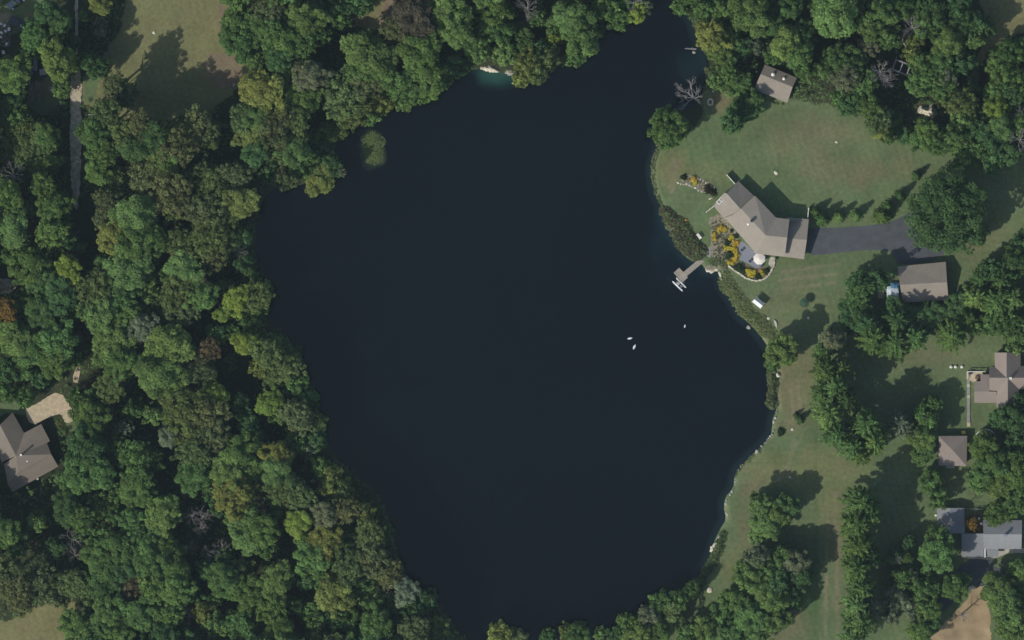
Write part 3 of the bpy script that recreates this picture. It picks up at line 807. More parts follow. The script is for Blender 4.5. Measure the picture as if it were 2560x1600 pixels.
for k in range(14):
    a_ = R(100 + k * 13); b_ = R(100 + (k + 1) * 13)
    cyl(bm, (q0.x + .7 * math.cos(a_), q0.y + .7 * math.sin(a_), .1), (q0.x + .7 * math.cos(b_), q0.y + .7 * math.sin(b_), .1), .12, .12, 6)
tag(link('edging_ring', bm_mesh('edging_ring', bm, M['stone'])), 'curved pale stone edging on the lawn below the grey-roofed house', 'edging')
bm = bmesh.new()
cyl(bm, P(2418, 1272, 1.1), P(2456, 1273, 1.1), .05, .05, 6)
for xx in (2418, 2430, 2443, 2456): cyl(bm, P(xx, 1272.5, 0), P(xx, 1272.5, 1.15), .05, .05, 6)
cyl(bm, P(2418, 1272, .5), P(2456, 1273, .5), .05, .05, 6)
tag(link('yard_fence', bm_mesh('yard_fence', bm, M['metal'])), 'thin grey rail fence right of the grey shed', 'fence')

# --- west house
wh = empty('west_house', P(70, 1140), 'brown-roofed L-shaped house at the left edge beside the sandy drive', 'house')
roof(wh, [(-70, 1070, 2.9), (31.5, 1031.5, 2.9), (60.5, 1082.5, 2.9), (40, 1139.5, 5.0), (0, 1062, 5.0), (-30, 1005, 5.0), (-25, 1012, 4.9), (5, 1155, 2.9), (-60, 1040, 2.9), (-30, 1062, 2.9)],
     [(4, 1, 2, 3), (4, 3, 7, 8)], M['roof_west'], name='wing_roof')
roof(wh, [(60.5, 1082, 2.9), (103, 1060, 2.9), (125, 1102.5, 2.9), (117, 1107.5, 3.1), (128, 1136, 5.2), (46, 1180, 5.2), (10, 1160, 2.9), (145.5, 1166, 2.9), (31.5, 1230.5, 2.9), (20, 1212, 3.6), (40, 1139, 5.05)],
     [(0, 1, 2, 3, 4, 5, 10), (10, 5, 9, 6), (5, 4, 7, 8, 9)], M['roof_west'])
walls(wh, [(-58, 1042, 2.9), (0, 1064, 4.6), (31.5, 1031.5, 2.9), (60.5, 1082.5, 2.9), (103, 1060, 2.9), (125, 1102.5, 2.9), (117, 1107.5, 3.1), (128, 1137, 5.2), (145.5, 1166, 2.9), (31.5, 1230.5, 2.9), (20, 1212, 3.2), (8, 1158, 2.9)], M['siding'], .35)
chimney(wh, 54, 1137, 4.7, 2.3, .32, M['white'])
vent(wh, 68, 1153, 4.9, .2, .2)
bm = bmesh.new(); q_ = P(94, 1197); box(bm, q_.x, q_.y, .4, .6, .5, .8, .5, .08)
tag(link('air_conditioner', bm_mesh('air_conditioner', bm, M['white'])), 'small white unit against the lower wall of the left-edge house', 'air conditioner')

# --- small white gabled shelter on the bank
ss = empty('bank_shelter', P(1896, 757), 'small white gabled shelter on the lawn above the pond bank', 'shelter')
rv = [(1890.5, 741.5, 1.9), (1911.5, 758.5, 1.9), (1906.5, 764.5, 2.35), (1885.5, 748, 2.35), (1901, 771.5, 1.8), (1880, 754.5, 1.8)]
roof(ss, rv, [(0, 1, 2, 3), (3, 2, 4, 5)], M['metal'], .06)
bm = bmesh.new()
for v in (rv[0], rv[1], rv[4], rv[5]): q_ = P(*v); cyl(bm, (q_.x, q_.y, 0), (q_.x, q_.y, q_.z), .05, .05, 6)
link('posts', bm_mesh('posts', bm, M['white']), ss)
bm = bmesh.new(); q_ = P(1896, 757); box(bm, q_.x, q_.y, .5, 1.7, .6, .08, R(-38)); box(bm, q_.x + .2, q_.y + .25, .8, 1.7, .06, .5, R(-38)); link('bench_seat', bm_mesh('bench_seat', bm, M['white']), ss)

# --- roofless block walls in the wood
fw = empty('block_walls', P(2252, 170), 'roofless grey block walls with one cross wall among the top-right trees', 'foundation')
def wall_seg(bm, a, b, t_, z0, z1):
    A_, B_ = P(*a), P(*b); d = B_ - A_
    box(bm, (A_.x + B_.x) / 2, (A_.y + B_.y) / 2, (z0 + z1) / 2, d.length + t_, t_, z1 - z0, math.atan2(d.y, d.x))
cs = [(2238.5, 150.5), (2274, 163.5), (2265, 188.5), (2230, 174)]
bm = bmesh.new()
for i in range(4): wall_seg(bm, cs[i], cs[(i + 1) % 4], .32, 0, 2.6 - .01 * i)
link('outer_walls', bm_mesh('outer_walls', bm, M['block']), fw)
bm = bmesh.new(); wall_seg(bm, (2256, 158), (2247.5, 180), .24, 0, 2.5); link('cross_wall', bm_mesh('cross_wall', bm, M['block']), fw)
bm = bmesh.new(); ngon_prism(bm, [P(*c)[:2] for c in cs], .02, .06); link('shade_floor', bm_mesh('shade_floor', bm, M['tyre_and_shade']), fw)  # near-black floor colour paints in the shade between the walls
bm = bmesh.new(); wall_seg(bm, (2238.5, 150), (2241, 141), .14, 0, 2.0); link('post', bm_mesh('post', bm, M['block']), fw)

def ring(bm, c, r, z, tr, seg=36, a0=0, a1=360):
    for k in range(seg):
        a_, b_ = R(a0 + (a1 - a0) * k / seg), R(a0 + (a1 - a0) * (k + 1) / seg)
        cyl(bm, (c.x + r * math.cos(a_), c.y + r * math.sin(a_), z), (c.x + r * math.cos(b_), c.y + r * math.sin(b_), z), tr, tr, 6)
tr_ = empty('trampoline', P(2278, 98), 'trampoline with a pale rim half under the trees above the block walls', 'trampoline')
bm = bmesh.new(); ring(bm, P(2278, 98), 2.25, 1.6, .10); link('rim', bm_mesh('rim', bm, M['trim']), tr_)
bm = bmesh.new(); q_ = P(2278, 98); cyl(bm, (q_.x, q_.y, 1.5), (q_.x, q_.y, 1.53), 2.15, 2.15, 36); link('mat', bm_mesh('mat', bm, M['dark']), tr_)
for k in range(4):
    a_ = R(45 + 90 * k); bm = bmesh.new(); cyl(bm, (q_.x + 2.2 * math.cos(a_), q_.y + 2.2 * math.sin(a_), 0), (q_.x + 2.2 * math.cos(a_), q_.y + 2.2 * math.sin(a_), 1.6), .06, .06, 6); link('leg', bm_mesh('leg', bm, M['metal']), tr_)
fr = empty('fire_ring', P(883, 57), 'round stone ring in the small clearing at the top of the photo', 'fire pit')
bm = bmesh.new(); ring(bm, P(883, 57), .95, .2, .17, 22, -100, 150); link('stones', bm_mesh('stones', bm, M['stone_g']), fr)
bm = bmesh.new(); q_ = P(883, 57); cyl(bm, (q_.x, q_.y, .02), (q_.x, q_.y, .06), .85, .85, 20); link('ash_bed', bm_mesh('ash_bed', bm, M['mulch']), fr)

def rock_mesh(seed, mat):
    rr = random.Random(seed); bm = bmesh.new()
    bmesh.ops.create_icosphere(bm, subdivisions=2, radius=1)
    ph = [rr.uniform(0, 6) for _ in range(6)]
    for v in bm.verts:
        k = 1 + .16 * math.sin(3 * v.co.x + ph[0]) + .14 * math.sin(4 * v.co.y + ph[1]) + .12 * math.sin(5 * v.co.z + ph[2]) + rr.uniform(-.05, .05)
        v.co *= k
        v.co.z *= .65
    return bm_mesh('rock', bm, mat)
rocks_w = [rock_mesh(i, M['stone']) for i in range(4)]
rocks_g = [rock_mesh(i + 9, M['stone_g']) for i in range(4)]
def rock(px, py, r, label, group=None, pale=True, z=0.0, name='rock', sq=1.0, cat='rock', rz=None):
    o = bpy.data.objects.new(name, random.choice(rocks_w if pale else rocks_g)); C.objects.link(o)
    q_ = P(px, py); o.location = (q_.x, q_.y, z + r * .25); o.scale = (r, r * sq, r * .7); o.rotation_euler = (0, 0, random.uniform(0, 6) if rz is None else rz)
    return tag(o, label, cat, group)

fp = empty('fire_pit', P(1776, 255), 'ring of white stones round a fire pit beside the bare leaning tree', 'fire pit')
q_ = P(1776, 255)
for k in range(11):
    a_ = 2 * math.pi * k / 11
    o = local('ring_stone', random.choice(rocks_w), fp, (.62 * math.cos(a_), .75 * math.sin(a_), .1), (.24, .2, .2), random.uniform(0, 6))
local('ash', bm_mesh('ash', (lambda b2: (cyl(b2, (0, 0, .02), (0, 0, .05), .5, .5, 14), b2)[1])(bmesh.new()), M['mulch']), fp)
rock(1783, 228, .28, 'single pale stone just above the fire pit ring')
rock(1774, 1475, .62, 'lone large cream boulder on the grass strip below the pond', name='boulder')
rock(1940, 432, .5, 'lone white boulder on the main lawn above the lake house', name='boulder')
rock(2021, 795, .3, 'small white stone on the lawn below the green parasol')
rock(2091, 355, .3, 'small pale stone in the middle of the wide upper lawn')
rock(2257, 1132, .35, 'small pale stone on the grass left of the pyramid-roofed building', pale=False)
rock(1981, 1074, .34, 'white stone just below the two small spruces on the shore lawn')
rock(385, 82, .35, 'lone white stone in the brown field at top left', name='boulder')
rock(585, 212, .45, 'pale stone in the lower right corner of the brown field', pale=False)
rock(1975, 1193, .25, 'tiny white stone on the lower east lawn near the pond', name='rock')
rock(1871, 819, .5, 'grey rock standing in the water just off the east bank', pale=False, z=WATER_Z)
rock(1735, 131, .4, 'small pale rock in the water under the top right channel trees', pale=False, z=WATER_Z)
rock(1919, 795, .3, 'left of two pale stones at the end of the bank edging')
rock(1922, 796, .3, 'right of two pale stones at the end of the bank edging')
rock(1945, 938, .5, 'white rock on the shoreline below the round shore tree')
# stones along the open shore
pts_sh = [(1942, 1020), (1938, 1040), (1932, 1062), (1931, 1085), (1912, 1104), (1893, 1126), (1885, 1136), (1868, 1148), (1848, 1170), (1838, 1190), (1837, 1215), (1830, 1228), (1815, 1250), (1813, 1262), (1815, 1280), (1819, 1295)]
sh_lab = 'small stone in the pale line along the right-hand pond shore'
for i in range(len(pts_sh) - 1):
    for k in range(4):
        if random.random() < .4: continue
        tt = (k + random.random() * .6) / 4
        a_, b_ = pts_sh[i], pts_sh[i + 1]
        rock(a_[0] + (b_[0] - a_[0]) * tt + random.uniform(0, 2), a_[1] + (b_[1] - a_[1]) * tt + random.uniform(-1, 1), random.choice((.14, .18, .22, .3, .38)), sh_lab, 'stones along the right-hand shore', random.random() < .12, -.35, 'shore_stone')
for k in range(9):
    rock(1797 - k * 2.6 + random.uniform(-2, 2), 1344 + k * 4.2, .34, 'pale stone of the short row where the shore turns down-left, above bank shrubs', 'stones of the lower shore row', True, -.5, 'shore_stone')
for k in range(8):
    rock(1766 + k * 3.6, 674 + 4 * math.sin(k * .45), random.uniform(.25, .5), 'white stone of the row on the small point right of the dock', 'stones on the small point', True, -.6, 'shore_stone')
for k in range(12):
    rock(1799 + k * .6, 682 + k * 1.6, .28, 'pale stone in the edging along the bank below the curved garden wall', 'stones edging the bank', True, -.3, 'shore_stone')
# limestone outcrops
def outcrop(name, label, px, py, poly, hmax, seed, mat):
    rr = np.random.default_rng(seed)
    w = W(poly); xs = [p[0] for p in w]; ys = [p[1] for p in w]
    st = .25
    X, Y = np.meshgrid(np.arange(min(xs) - .5, max(xs) + .5, st), np.arange(min(ys) - .5, max(ys) + .5, st))
    d = np.where(inpoly(X, Y, w), poly_dist(X, Y, w), -.3)
    Z = np.clip(d, -.3, 1.2) / 1.2 * hmax * (.5 + fbm(X, Y, 1.6, seed, 4)) - .1
    Z = np.round(Z * 3) / 3 * .75 + Z * .25
    bm = bmesh.new(); g = {}
    for i in range(X.shape[0]):
        for j in range(X.shape[1]): g[i, j] = bm.verts.new((X[i, j] + rr.uniform(-.06, .06), Y[i, j] + rr.uniform(-.06, .06), Z[i, j]))
    for i in range(X.shape[0] - 1):
        for j in range(X.shape[1] - 1):
            if max(d[i, j], d[i + 1, j], d[i, j + 1], d[i + 1, j + 1]) > -.2: bm.faces.new((g[i, j], g[i, j + 1], g[i + 1, j + 1], g[i + 1, j]))
    for v in [v for v in bm.verts if not v.link_faces]: bm.verts.remove(v)
    tag(link(name, bm_mesh(name, bm, mat)), label, 'rock outcrop')
outcrop('limestone_outcrop', 'jagged white limestone outcrop among the trees at upper right', 2325, 280,
        [(2288, 283), (2300, 262), (2318, 268), (2331, 258), (2338, 272), (2347, 285), (2340, 292), (2334, 300), (2320, 290), (2306, 286)], 2.6, 5, M['stone'])
outcrop('limestone_ledge', 'low pale stone ledge at the lower tip of the limestone outcrop', 2345, 305, [(2330, 298), (2345, 300), (2360, 303), (2358, 309), (2344, 305)], .7, 8, M['stone'])
outcrop('shore_ledge', 'bright white limestone ledge on the top shore of the pond', 1228, 171, [(1200, 170), (1213, 165), (1228, 162), (1238, 168), (1248, 181), (1230, 180), (1214, 176)], 1.2, 6, M['stone'])
outcrop('shore_ledge', 'smaller pale limestone ledge right of the bright white one', 1275, 183, [(1262, 181), (1270, 175), (1290, 178), (1292, 188), (1276, 189)], .9, 7, M['stone_g'])

# ------------------------------------------------------------------ garden wall, parasols, dock, boat
gw = [(1820, 664), (1832, 673), (1848, 684), (1862, 694), (1878, 700), (1893, 702), (1908, 699), (1920, 690), (1928, 678), (1934, 664), (1937, 650)]
bm = bmesh.new()
gws = []
for i in range(len(gw) - 1):
    for k in range(5): gws.append((gw[i][0] + (gw[i + 1][0] - gw[i][0]) * k / 5, gw[i][1] + (gw[i + 1][1] - gw[i][1]) * k / 5))
for i in range(len(gws) - 1):
    A_, B_ = P(*gws[i]), P(*gws[i + 1]); d = B_ - A_
    box(bm, (A_.x + B_.x) / 2 + random.uniform(-.06, .06), (A_.y + B_.y) / 2 + random.uniform(-.06, .06), .2, d.length * .95, .42 + random.uniform(-.1, .12), .42 + random.uniform(-.08, .1), math.atan2(d.y, d.x) + random.uniform(-.1, .1), .05)
tag(link('garden_wall', bm_mesh('garden_wall', bm, M['stone'])), 'curved pale stone garden wall below the patio', 'garden wall')

def parasol(px, py, r, h, mat, label, seg=8):
    q_ = P(px, py); e = empty('parasol', q_, label, 'parasol')
    bm = bmesh.new()
    top = bm.verts.new((0, 0, h + r * .28)); rim = [bm.verts.new((r * math.cos(2 * math.pi * (k + .5) / seg), r * math.sin(2 * math.pi * (k + .5) / seg), h)) for k in range(seg)]
    mid = [bm.verts.new((r * math.cos(2 * math.pi * (k + 1) / seg) * .90, r * math.sin(2 * math.pi * (k + 1) / seg) * .90, h + .02)) for k in range(seg)]
    low = [bm.verts.new((v.co.x, v.co.y, h - .16)) for v in rim]
    for k in range(seg):
        bm.faces.new((top, rim[k], mid[k])); bm.faces.new((top, mid[k], rim[(k + 1) % seg]))
        bm.faces.new((rim[k], low[k], low[(k + 1) % seg], rim[(k + 1) % seg], mid[k]))
    local('canopy', bm_mesh('canopy', bm, mat), e)
    bm = bmesh.new(); cyl(bm, (0, 0, 0), (0, 0, h + r * .27), .035, .035, 8); cyl(bm, (0, 0, 0), (0, 0, .12), .3, .25, 14); local('pole', bm_mesh('pole', bm, M['metal']), e)
    bm = bmesh.new(); cyl(bm, (0, 0, h + r * .28 - .02), (0, 0, h + r * .28 + .12), .05, .03, 8); local('finial', bm_mesh('finial', bm, M['metal']), e)
    return e
parasol(1897.5, 647, 1.55, 2.2, M['canvas'], 'large off-white octagonal parasol on the patio beside the lake house')
parasol(2010, 757, 1.25, 2.0, M['greencanvas'], 'dark green parasol standing alone on the lawn right of the white shelter')
for k, (x_, y_) in enumerate(((1855, 625), (1875, 653), (1915, 643), (1905, 664))):
    q_ = P(x_, y_); lab = ('round dark patio table near the yellow shrubs', 'round dark patio table just left of the off-white parasol', 'dark patio chair right of the off-white parasol', 'dark patio chair below the off-white parasol')[k]
    e = empty('patio_table' if k < 2 else 'patio_chair', q_, lab, 'table' if k < 2 else 'chair')
    bm = bmesh.new()
    if k < 2:
        cyl(bm, (0, 0, .7), (0, 0, .74), .36, .36, 18); local('tabletop', bm_mesh('tabletop', bm, M['dark']), e)
    else:
        box(bm, 0, 0, .43, .5, .5, .05, .4, .02); local('seat', bm_mesh('seat', bm, M['dark']), e)
        bm = bmesh.new(); box(bm, 0, .25, .7, .5, .05, .5, .0, .02); local('backrest', bm_mesh('backrest', bm, M['dark']), e)
    for s_ in range(4):
        a_ = R(45 + 90 * s_); bm = bmesh.new(); cyl(bm, (.22 * math.cos(a_), .22 * math.sin(a_), .7 if k < 2 else .42), (.27 * math.cos(a_), .27 * math.sin(a_), 0), .02, .02, 6)
        local('leg', bm_mesh('leg', bm, M['dark']), e)

dockE = empty('dock', P(1735, 670, 0), 'L-shaped weathered timber dock reaching from the bank into the pond', 'dock')
def planks(bm, A_, B_, width, z, gap=.025, pw=.145):
    d = (B_ - A_); n_ = int(d.length / (pw + gap)); ang = math.atan2(d.y, d.x)
    for k in range(n_):
        c = A_ + d * ((k + .5) / n_); box(bm, c.x, c.y, z + random.uniform(-.004, .004), pw, width, .05, ang)
A_, B_ = P(1699.5, 696.5), P(1771.5, 636)
bm = bmesh.new(); planks(bm, P(1706, 691), B_, 1.35, -.25); link('walkway', bm_mesh('walkway', bm, M['deck']), dockE)
bm = bmesh.new(); C1 = P(1691, 675.5); C2 = P(1713, 700); planks(bm, C1, C2 , 1.95, -.235); link('platform', bm_mesh('platform', bm, M['deck']), dockE)
bm = bmesh.new(); planks(bm, P(1770, 642), P(1777, 619), 1.2, -.02); link('ramp', bm_mesh('ramp', bm, M['deck_grey']), dockE)
for p_ in ((1686, 682), (1698, 670), (1712, 706), (1719, 688), (1738, 668), (1730, 679), (1755, 652)):
    bm = bmesh.new(); q_ = P(*p_); cyl(bm, (q_.x, q_.y, -4.2), (q_.x, q_.y, .05), .08, .08, 8); link('post', bm_mesh('post', bm, M['deck_grey']), dockE)
bt = empty('pedal_boat', P(1699, 711, 0), 'white twin-hulled pedal boat moored at the dock end', 'boat')
for a_, b_ in (((1690.5, 694), (1715.5, 719.5)), ((1681, 702.5), (1707, 728))):
    bm = bmesh.new(); A_, B_ = P(*a_), P(*b_); A_.z = B_.z = WATER_Z + .12; d = (B_ - A_).normalized()
    cyl(bm, A_ + d * .35, B_ - d * .35, .2, .2, 12); cyl(bm, A_, A_ + d * .35, .05, .2, 12); cyl(bm, B_ - d * .35, B_, .2, .05, 12)
    link('float', bm_mesh('float', bm, M['feather'], True), bt)
q_ = P(1698, 711); ang = R(-45)
bm = bmesh.new()
for dx in (-.95, .95): box(bm, q_.x + dx * math.cos(ang), q_.y + dx * math.sin(ang), WATER_Z + .42, .07, 1.35, .06, ang)
link('crossbar', bm_mesh('crossbar', bm, M['metal']), bt)
bm = bmesh.new(); box(bm, q_.x - .25, q_.y + .2, WATER_Z + .42, .75, .85, .1, ang, .03); box(bm, q_.x - .5, q_.y + .45, WATER_Z + .65, .1, .85, .4, ang, .03); link('seat', bm_mesh('seat', bm, M['metal']), bt)
bm = bmesh.new(); box(bm, q_.x + .45, q_.y - .4, WATER_Z + .42, .45, .45, .3, ang, .06); link('pedal_box', bm_mesh('pedal_box', bm, M['bluegrey']), bt)
bn = empty('white_bench', P(1747, 591), 'white slatted bench lying along the shrub bank above the dock', 'bench')
bm = bmesh.new(); q_ = P(1747, 591); ang = R(-52)
for k in (-1, 0, 1): box(bm, q_.x + .2 * k * math.sin(-ang), q_.y + .2 * k * math.cos(ang), .45, 1.5, .15, .05, ang)
link('seat', bm_mesh('seat', bm, M['white']), bn)
bm = bmesh.new(); box(bm, q_.x + .36 * math.sin(-ang), q_.y + .36 * math.cos(ang), .7, 1.5, .06, .4, ang); link('backrest', bm_mesh('backrest', bm, M['white']), bn)
for s_ in (-.6, .6):
    bm = bmesh.new(); box(bm, q_.x + s_ * math.cos(ang), q_.y + s_ * math.sin(ang), .21, .06, .45, .42, ang); link('leg', bm_mesh('leg', bm, M['white']), bn)
# upturned canoe on the lower lawn
bm = bmesh.new(); q_ = P(1938, 809); rings = []
for i in range(13):
    u = i / 12; w_ = .38 * math.sin(math.pi * u) ** .6 + .01; row = []
    ax = R(-72); cxx = (u - .5) * 2.4; off = .25 * math.sin(math.pi * u)
    for j in range(7):
        th_ = math.pi * j / 6
        lx, ly, lz = cxx, w_ * math.cos(th_) + off, .42 * math.sin(th_) * (.5 + .5 * math.sin(math.pi * u))
        row.append(bm.verts.new((q_.x + lx * math.cos(ax) - ly * math.sin(ax), q_.y + lx * math.sin(ax) + ly * math.cos(ax), lz)))
    rings.append(row)
for i in range(12):
    for j in range(6): bm.faces.new((rings[i][j], rings[i + 1][j], rings[i + 1][j + 1], rings[i][j + 1]))
tag(link('canoe', bm_mesh('canoe', bm, M['stone_g'], True)), 'small grey upturned canoe on the grass near the east bank', 'canoe')
# swans
def swan(px, py, s, ang, label, group):
    e = empty('swan', P(px, py, WATER_Z), label, 'bird', group, ang)
    bm = bmesh.new()
    bmesh.ops.create_uvsphere(bm, u_segments=14, v_segments=9, radius=1)
    for v in bm.verts:
        x, y, z = v.co; k = 1 - .45 * max(0, -x)
        v.co = Vector((x * .52 * s, y * .24 * s * k, z * .18 * s + .12 * s + .12 * s * max(0, -x)))
    pr = None
    path = [(.40, .22), (.52, .36), (.55, .52), (.50, .66), (.52, .74), (.62, .73)]; rad = [.09, .06, .05, .05, .065, .03]
    for i in range(5):
        a_, b_ = path[i], path[i + 1]; cyl(bm, (a_[0] * s, 0, a_[1] * s), (b_[0] * s, 0, b_[1] * s), rad[i] * s, rad[i + 1] * s, 8)
    local('body', bm_mesh('body', bm, M['feather'], True), e)
    bm = bmesh.new(); cyl(bm, (.62 * s, 0, .73 * s), (.72 * s, 0, .70 * s), .03 * s, .01 * s, 6); local('beak', bm_mesh('beak', bm, M['beak']), e)
swan(1574, 846, 1.15, R(10), 'upper of the two white birds floating on the open pond', 'white birds on the pond')
swan(1585.5, 868, 1.25, R(65), 'lower of the two white birds floating on the open pond', 'white birds on the pond')
swan(1712, 816, .8, R(80), 'lone small white bird on the pond below the dock', 'white birds on the pond')

# ------------------------------------------------------------------ scrap yard, poles
def car(px, py, ang, L_, W_, body, label, pickup=False):
    e = empty('parked_car', P(px, py), label, 'car', None, ang)
    bm = bmesh.new(); box(bm, 0, 0, .55, L_, W_, .55, 0, .12)
    local('body', bm_mesh('body', bm, body), e)
    bm = bmesh.new(); box(bm, -.1 * L_ if not pickup else .12 * L_, 0, 1.05, L_ * (.5 if not pickup else .28), W_ * .86, .5, 0, .14); local('cabin', bm_mesh('cabin', bm, body), e)
    bm = bmesh.new(); box(bm, L_ * .17, 0, 1.0, .3, W_ * .78, .34, 0, .05); local('windscreen', bm_mesh('windscreen', bm, M['glass']), e)
    for sx in (-1, 1):
        for sy in (-1, 1):
            bm = bmesh.new(); cyl(bm, (sx * L_ * .31, sy * (W_ / 2 - .2), .32), (sx * L_ * .31, sy * (W_ / 2 + .01), .32), .32, .32, 14); local('wheel', bm_mesh('wheel', bm, M['tyre_and_shade']), e)
    return e
car(42, 57, R(-28), 3.9, 2.1, M['dark'], 'dark blue parked car by the sandy clearing at the top left')
car(33, 8, R(40), 3.4, 1.8, M['bluegrey'], 'grey-blue parked car cut by the top edge at the far left')
def trailer(px, py, ang, L_, W_, mat, label, box_h=.25):
    e = empty('trailer', P(px, py), label, 'trailer', 'trailers in the tree shade', ang)
    bm = bmesh.new(); box(bm, 0, 0, .7, L_, W_, .12); 
    for sy in (-1, 1): box(bm, 0, sy * (W_ / 2 - .03), .7 + box_h / 2 + .06, L_ - .1, .05, box_h)
    for sx in (-1, 1): box(bm, sx * (L_ / 2 - .03), 0, .7 + box_h / 2 + .06, .05, W_ - .15, box_h)
    local('bed', bm_mesh('bed', bm, mat), e)
    bm = bmesh.new(); cyl(bm, (L_ / 2, -.35, .6), (L_ / 2 + .9, 0, .5), .04, .04, 6); cyl(bm, (L_ / 2, .35, .6), (L_ / 2 + .9, 0, .5), .04, .04, 6); local('drawbar', bm_mesh('drawbar', bm, M['metal']), e)
    for sy in (-1, 1):
        bm = bmesh.new(); cyl(bm, (0, sy * (W_ / 2 + .02), .33), (0, sy * (W_ / 2 + .2), .33), .32, .32, 14); local('wheel', bm_mesh('wheel', bm, M['tyre_and_shade']), e)
trailer(56, 147, R(88), 2.5, 1.5, M['rust'], 'rust-pink trailer, leftmost and uppermost of the shaded trailers')
trailer(79, 141, R(90), 1.4, 1.1, M['bluegrey'], 'short blue-grey trailer right of the rust-pink trailer')
trailer(76, 177, R(90), 2.0, 1.1, M['bluegrey'], 'blue-grey trailer below the short one, left of the long one')
trailer(89, 160, R(90), 3.6, 1.0, M['bluegrey'], 'long narrow blue-grey trailer in the middle of the shaded group')
trailer(108, 181, R(5), 1.7, 1.5, M['metal'], 'pale boxy trailer, lowest and rightmost of the shaded group', .5)
for k, (x_, y_, s_) in enumerate(((3, 60, .7), (12, 64, .8), (23, 73, .9), (14, 78, .7), (4, 82, .8), (2, 93, .7), (17, 110, .8), (9, 131, .9), (32, 22, .6), (60, 1, .6), (91, 140, .5))):
    bm = bmesh.new(); q_ = P(x_, y_); box(bm, q_.x, q_.y, s_ * .5, s_, s_ * .75, s_, k * .7, .06); box(bm, q_.x, q_.y, s_ * 1.02, s_ * .9, s_ * .1, .05, k * .7)
    lab = ('topmost white appliance of the left-edge scrap pile', 'white appliance second from top in the left-edge scrap pile', 'largest white appliance, rightmost in the left-edge scrap pile', 'white appliance in the centre of the left-edge scrap pile',
           'white appliance low in the left-edge scrap pile', 'lowest white appliance in the left-edge scrap pile', 'white box on the dark ground just below the scrap pile', 'tall white box farther below the scrap pile', 'white box beside the grey-blue car at top left',
           'white box at the top edge right of the grey-blue car', 'small white box right of the short trailer')[k]
    tag(link('scrap_appliance', bm_mesh('scrap_appliance', bm, M['white'])), lab, 'appliance', 'white scrap boxes at the left edge')
bm = bmesh.new()
for k in range(60):
    q_ = P(random.uniform(3, 27), random.uniform(62, 118)); box(bm, q_.x, q_.y, random.uniform(.1, .5), random.uniform(.2, .9), random.uniform(.1, .4), random.uniform(.1, .3), random.uniform(0, 3))
tag(link('scrap_heap', bm_mesh('scrap_heap', bm, M['rust'])), 'dark heap of mixed scrap under the white appliances at left edge', 'scrap heap', kind='stuff')
bm = bmesh.new()
for k in range(46):
    q_ = P(random.uniform(72, 101), random.uniform(212, 250)); box(bm, q_.x, q_.y, random.uniform(.1, .7), random.uniform(.12, .3), random.uniform(1.2, 3.2), .14, random.uniform(-.25, .25))
tag(link('lumber_pile', bm_mesh('lumber_pile', bm, M['rust'])), 'grey pile of old timber below the shaded trailers', 'lumber pile', kind='stuff')
bm = bmesh.new(); q_ = P(129, 222); cyl(bm, (q_.x, q_.y, 0), (q_.x, q_.y, .5), .75, .7, 20); cyl(bm, (q_.x, q_.y, .5), (q_.x, q_.y, .55), .6, .55, 20)
tag(link('fire_barrel', bm_mesh('fire_barrel', bm, M['bluegrey'])), 'round dark tub on the grass left of the gravel track', 'tub')
up = empty('utility_pole', P(229, 288), 'utility pole with a white crossarm beside the gravel track', 'utility pole')
bm = bmesh.new(); q_ = P(229, 288); cyl(bm, (q_.x, q_.y, 0), (q_.x, q_.y, 13.5), .16, .1, 10); link('pole', bm_mesh('pole', bm, M['bark']), up)
bm = bmesh.new(); q_ = P(229.5, 287, 13); box(bm, q_.x, q_.y, 13.0, 1.7, .2, .14, R(0)); link('crossarm', bm_mesh('crossarm', bm, M['white']), up)
for dx in (-.7, .7):
    bm = bmesh.new(); cyl(bm, (q_.x + dx, q_.y, 13.07), (q_.x + dx, q_.y, 13.3), .05, .04, 8); link('insulator', bm_mesh('insulator', bm, M['white']), up)
# fallen log in the channel
bm = bmesh.new(); cyl(bm, P(1712, 121, 0) + Vector((0, 0, WATER_Z)), P(1741, 122, 0) + Vector((0, 0, WATER_Z + .1)), .1, .2, 8)
for (a_, b_) in (((1722, 121), (1718, 118)), ((1728, 121), (1731, 117)), ((1733, 122), (1730, 126))): cyl(bm, P(*a_) + Vector((0, 0, WATER_Z)), P(*b_) + Vector((0, 0, WATER_Z + .2)), .06, .03, 6)
tag(link('fallen_log', bm_mesh('fallen_log', bm, M['deadwood'])), 'pale fallen log floating in the channel at top right', 'log')

# ------------------------------------------------------------------ foliage
def unit(v):
    return v / np.maximum(np.linalg.norm(v, axis=-1, keepdims=True), 1e-9)

def leaf_quads(c, n, s, r, el=1.0, axis=None):
    """one quad per centre c, facing n, half size s"""
    a = r.normal(size=c.shape) if axis is None else axis
    u = unit(a - (a * n).sum(-1, keepdims=True) * n)
    w = np.cross(n, u)
    s = s[:, None]
    u = u * s * el; w = w * s
    # a pointed leaf-spray outline rather than a square
    q = np.stack([c - u, c + w * .8 - u * .1, c + u, c - w * .8 - u * .1], 1)
    return q.reshape(-1, 3)

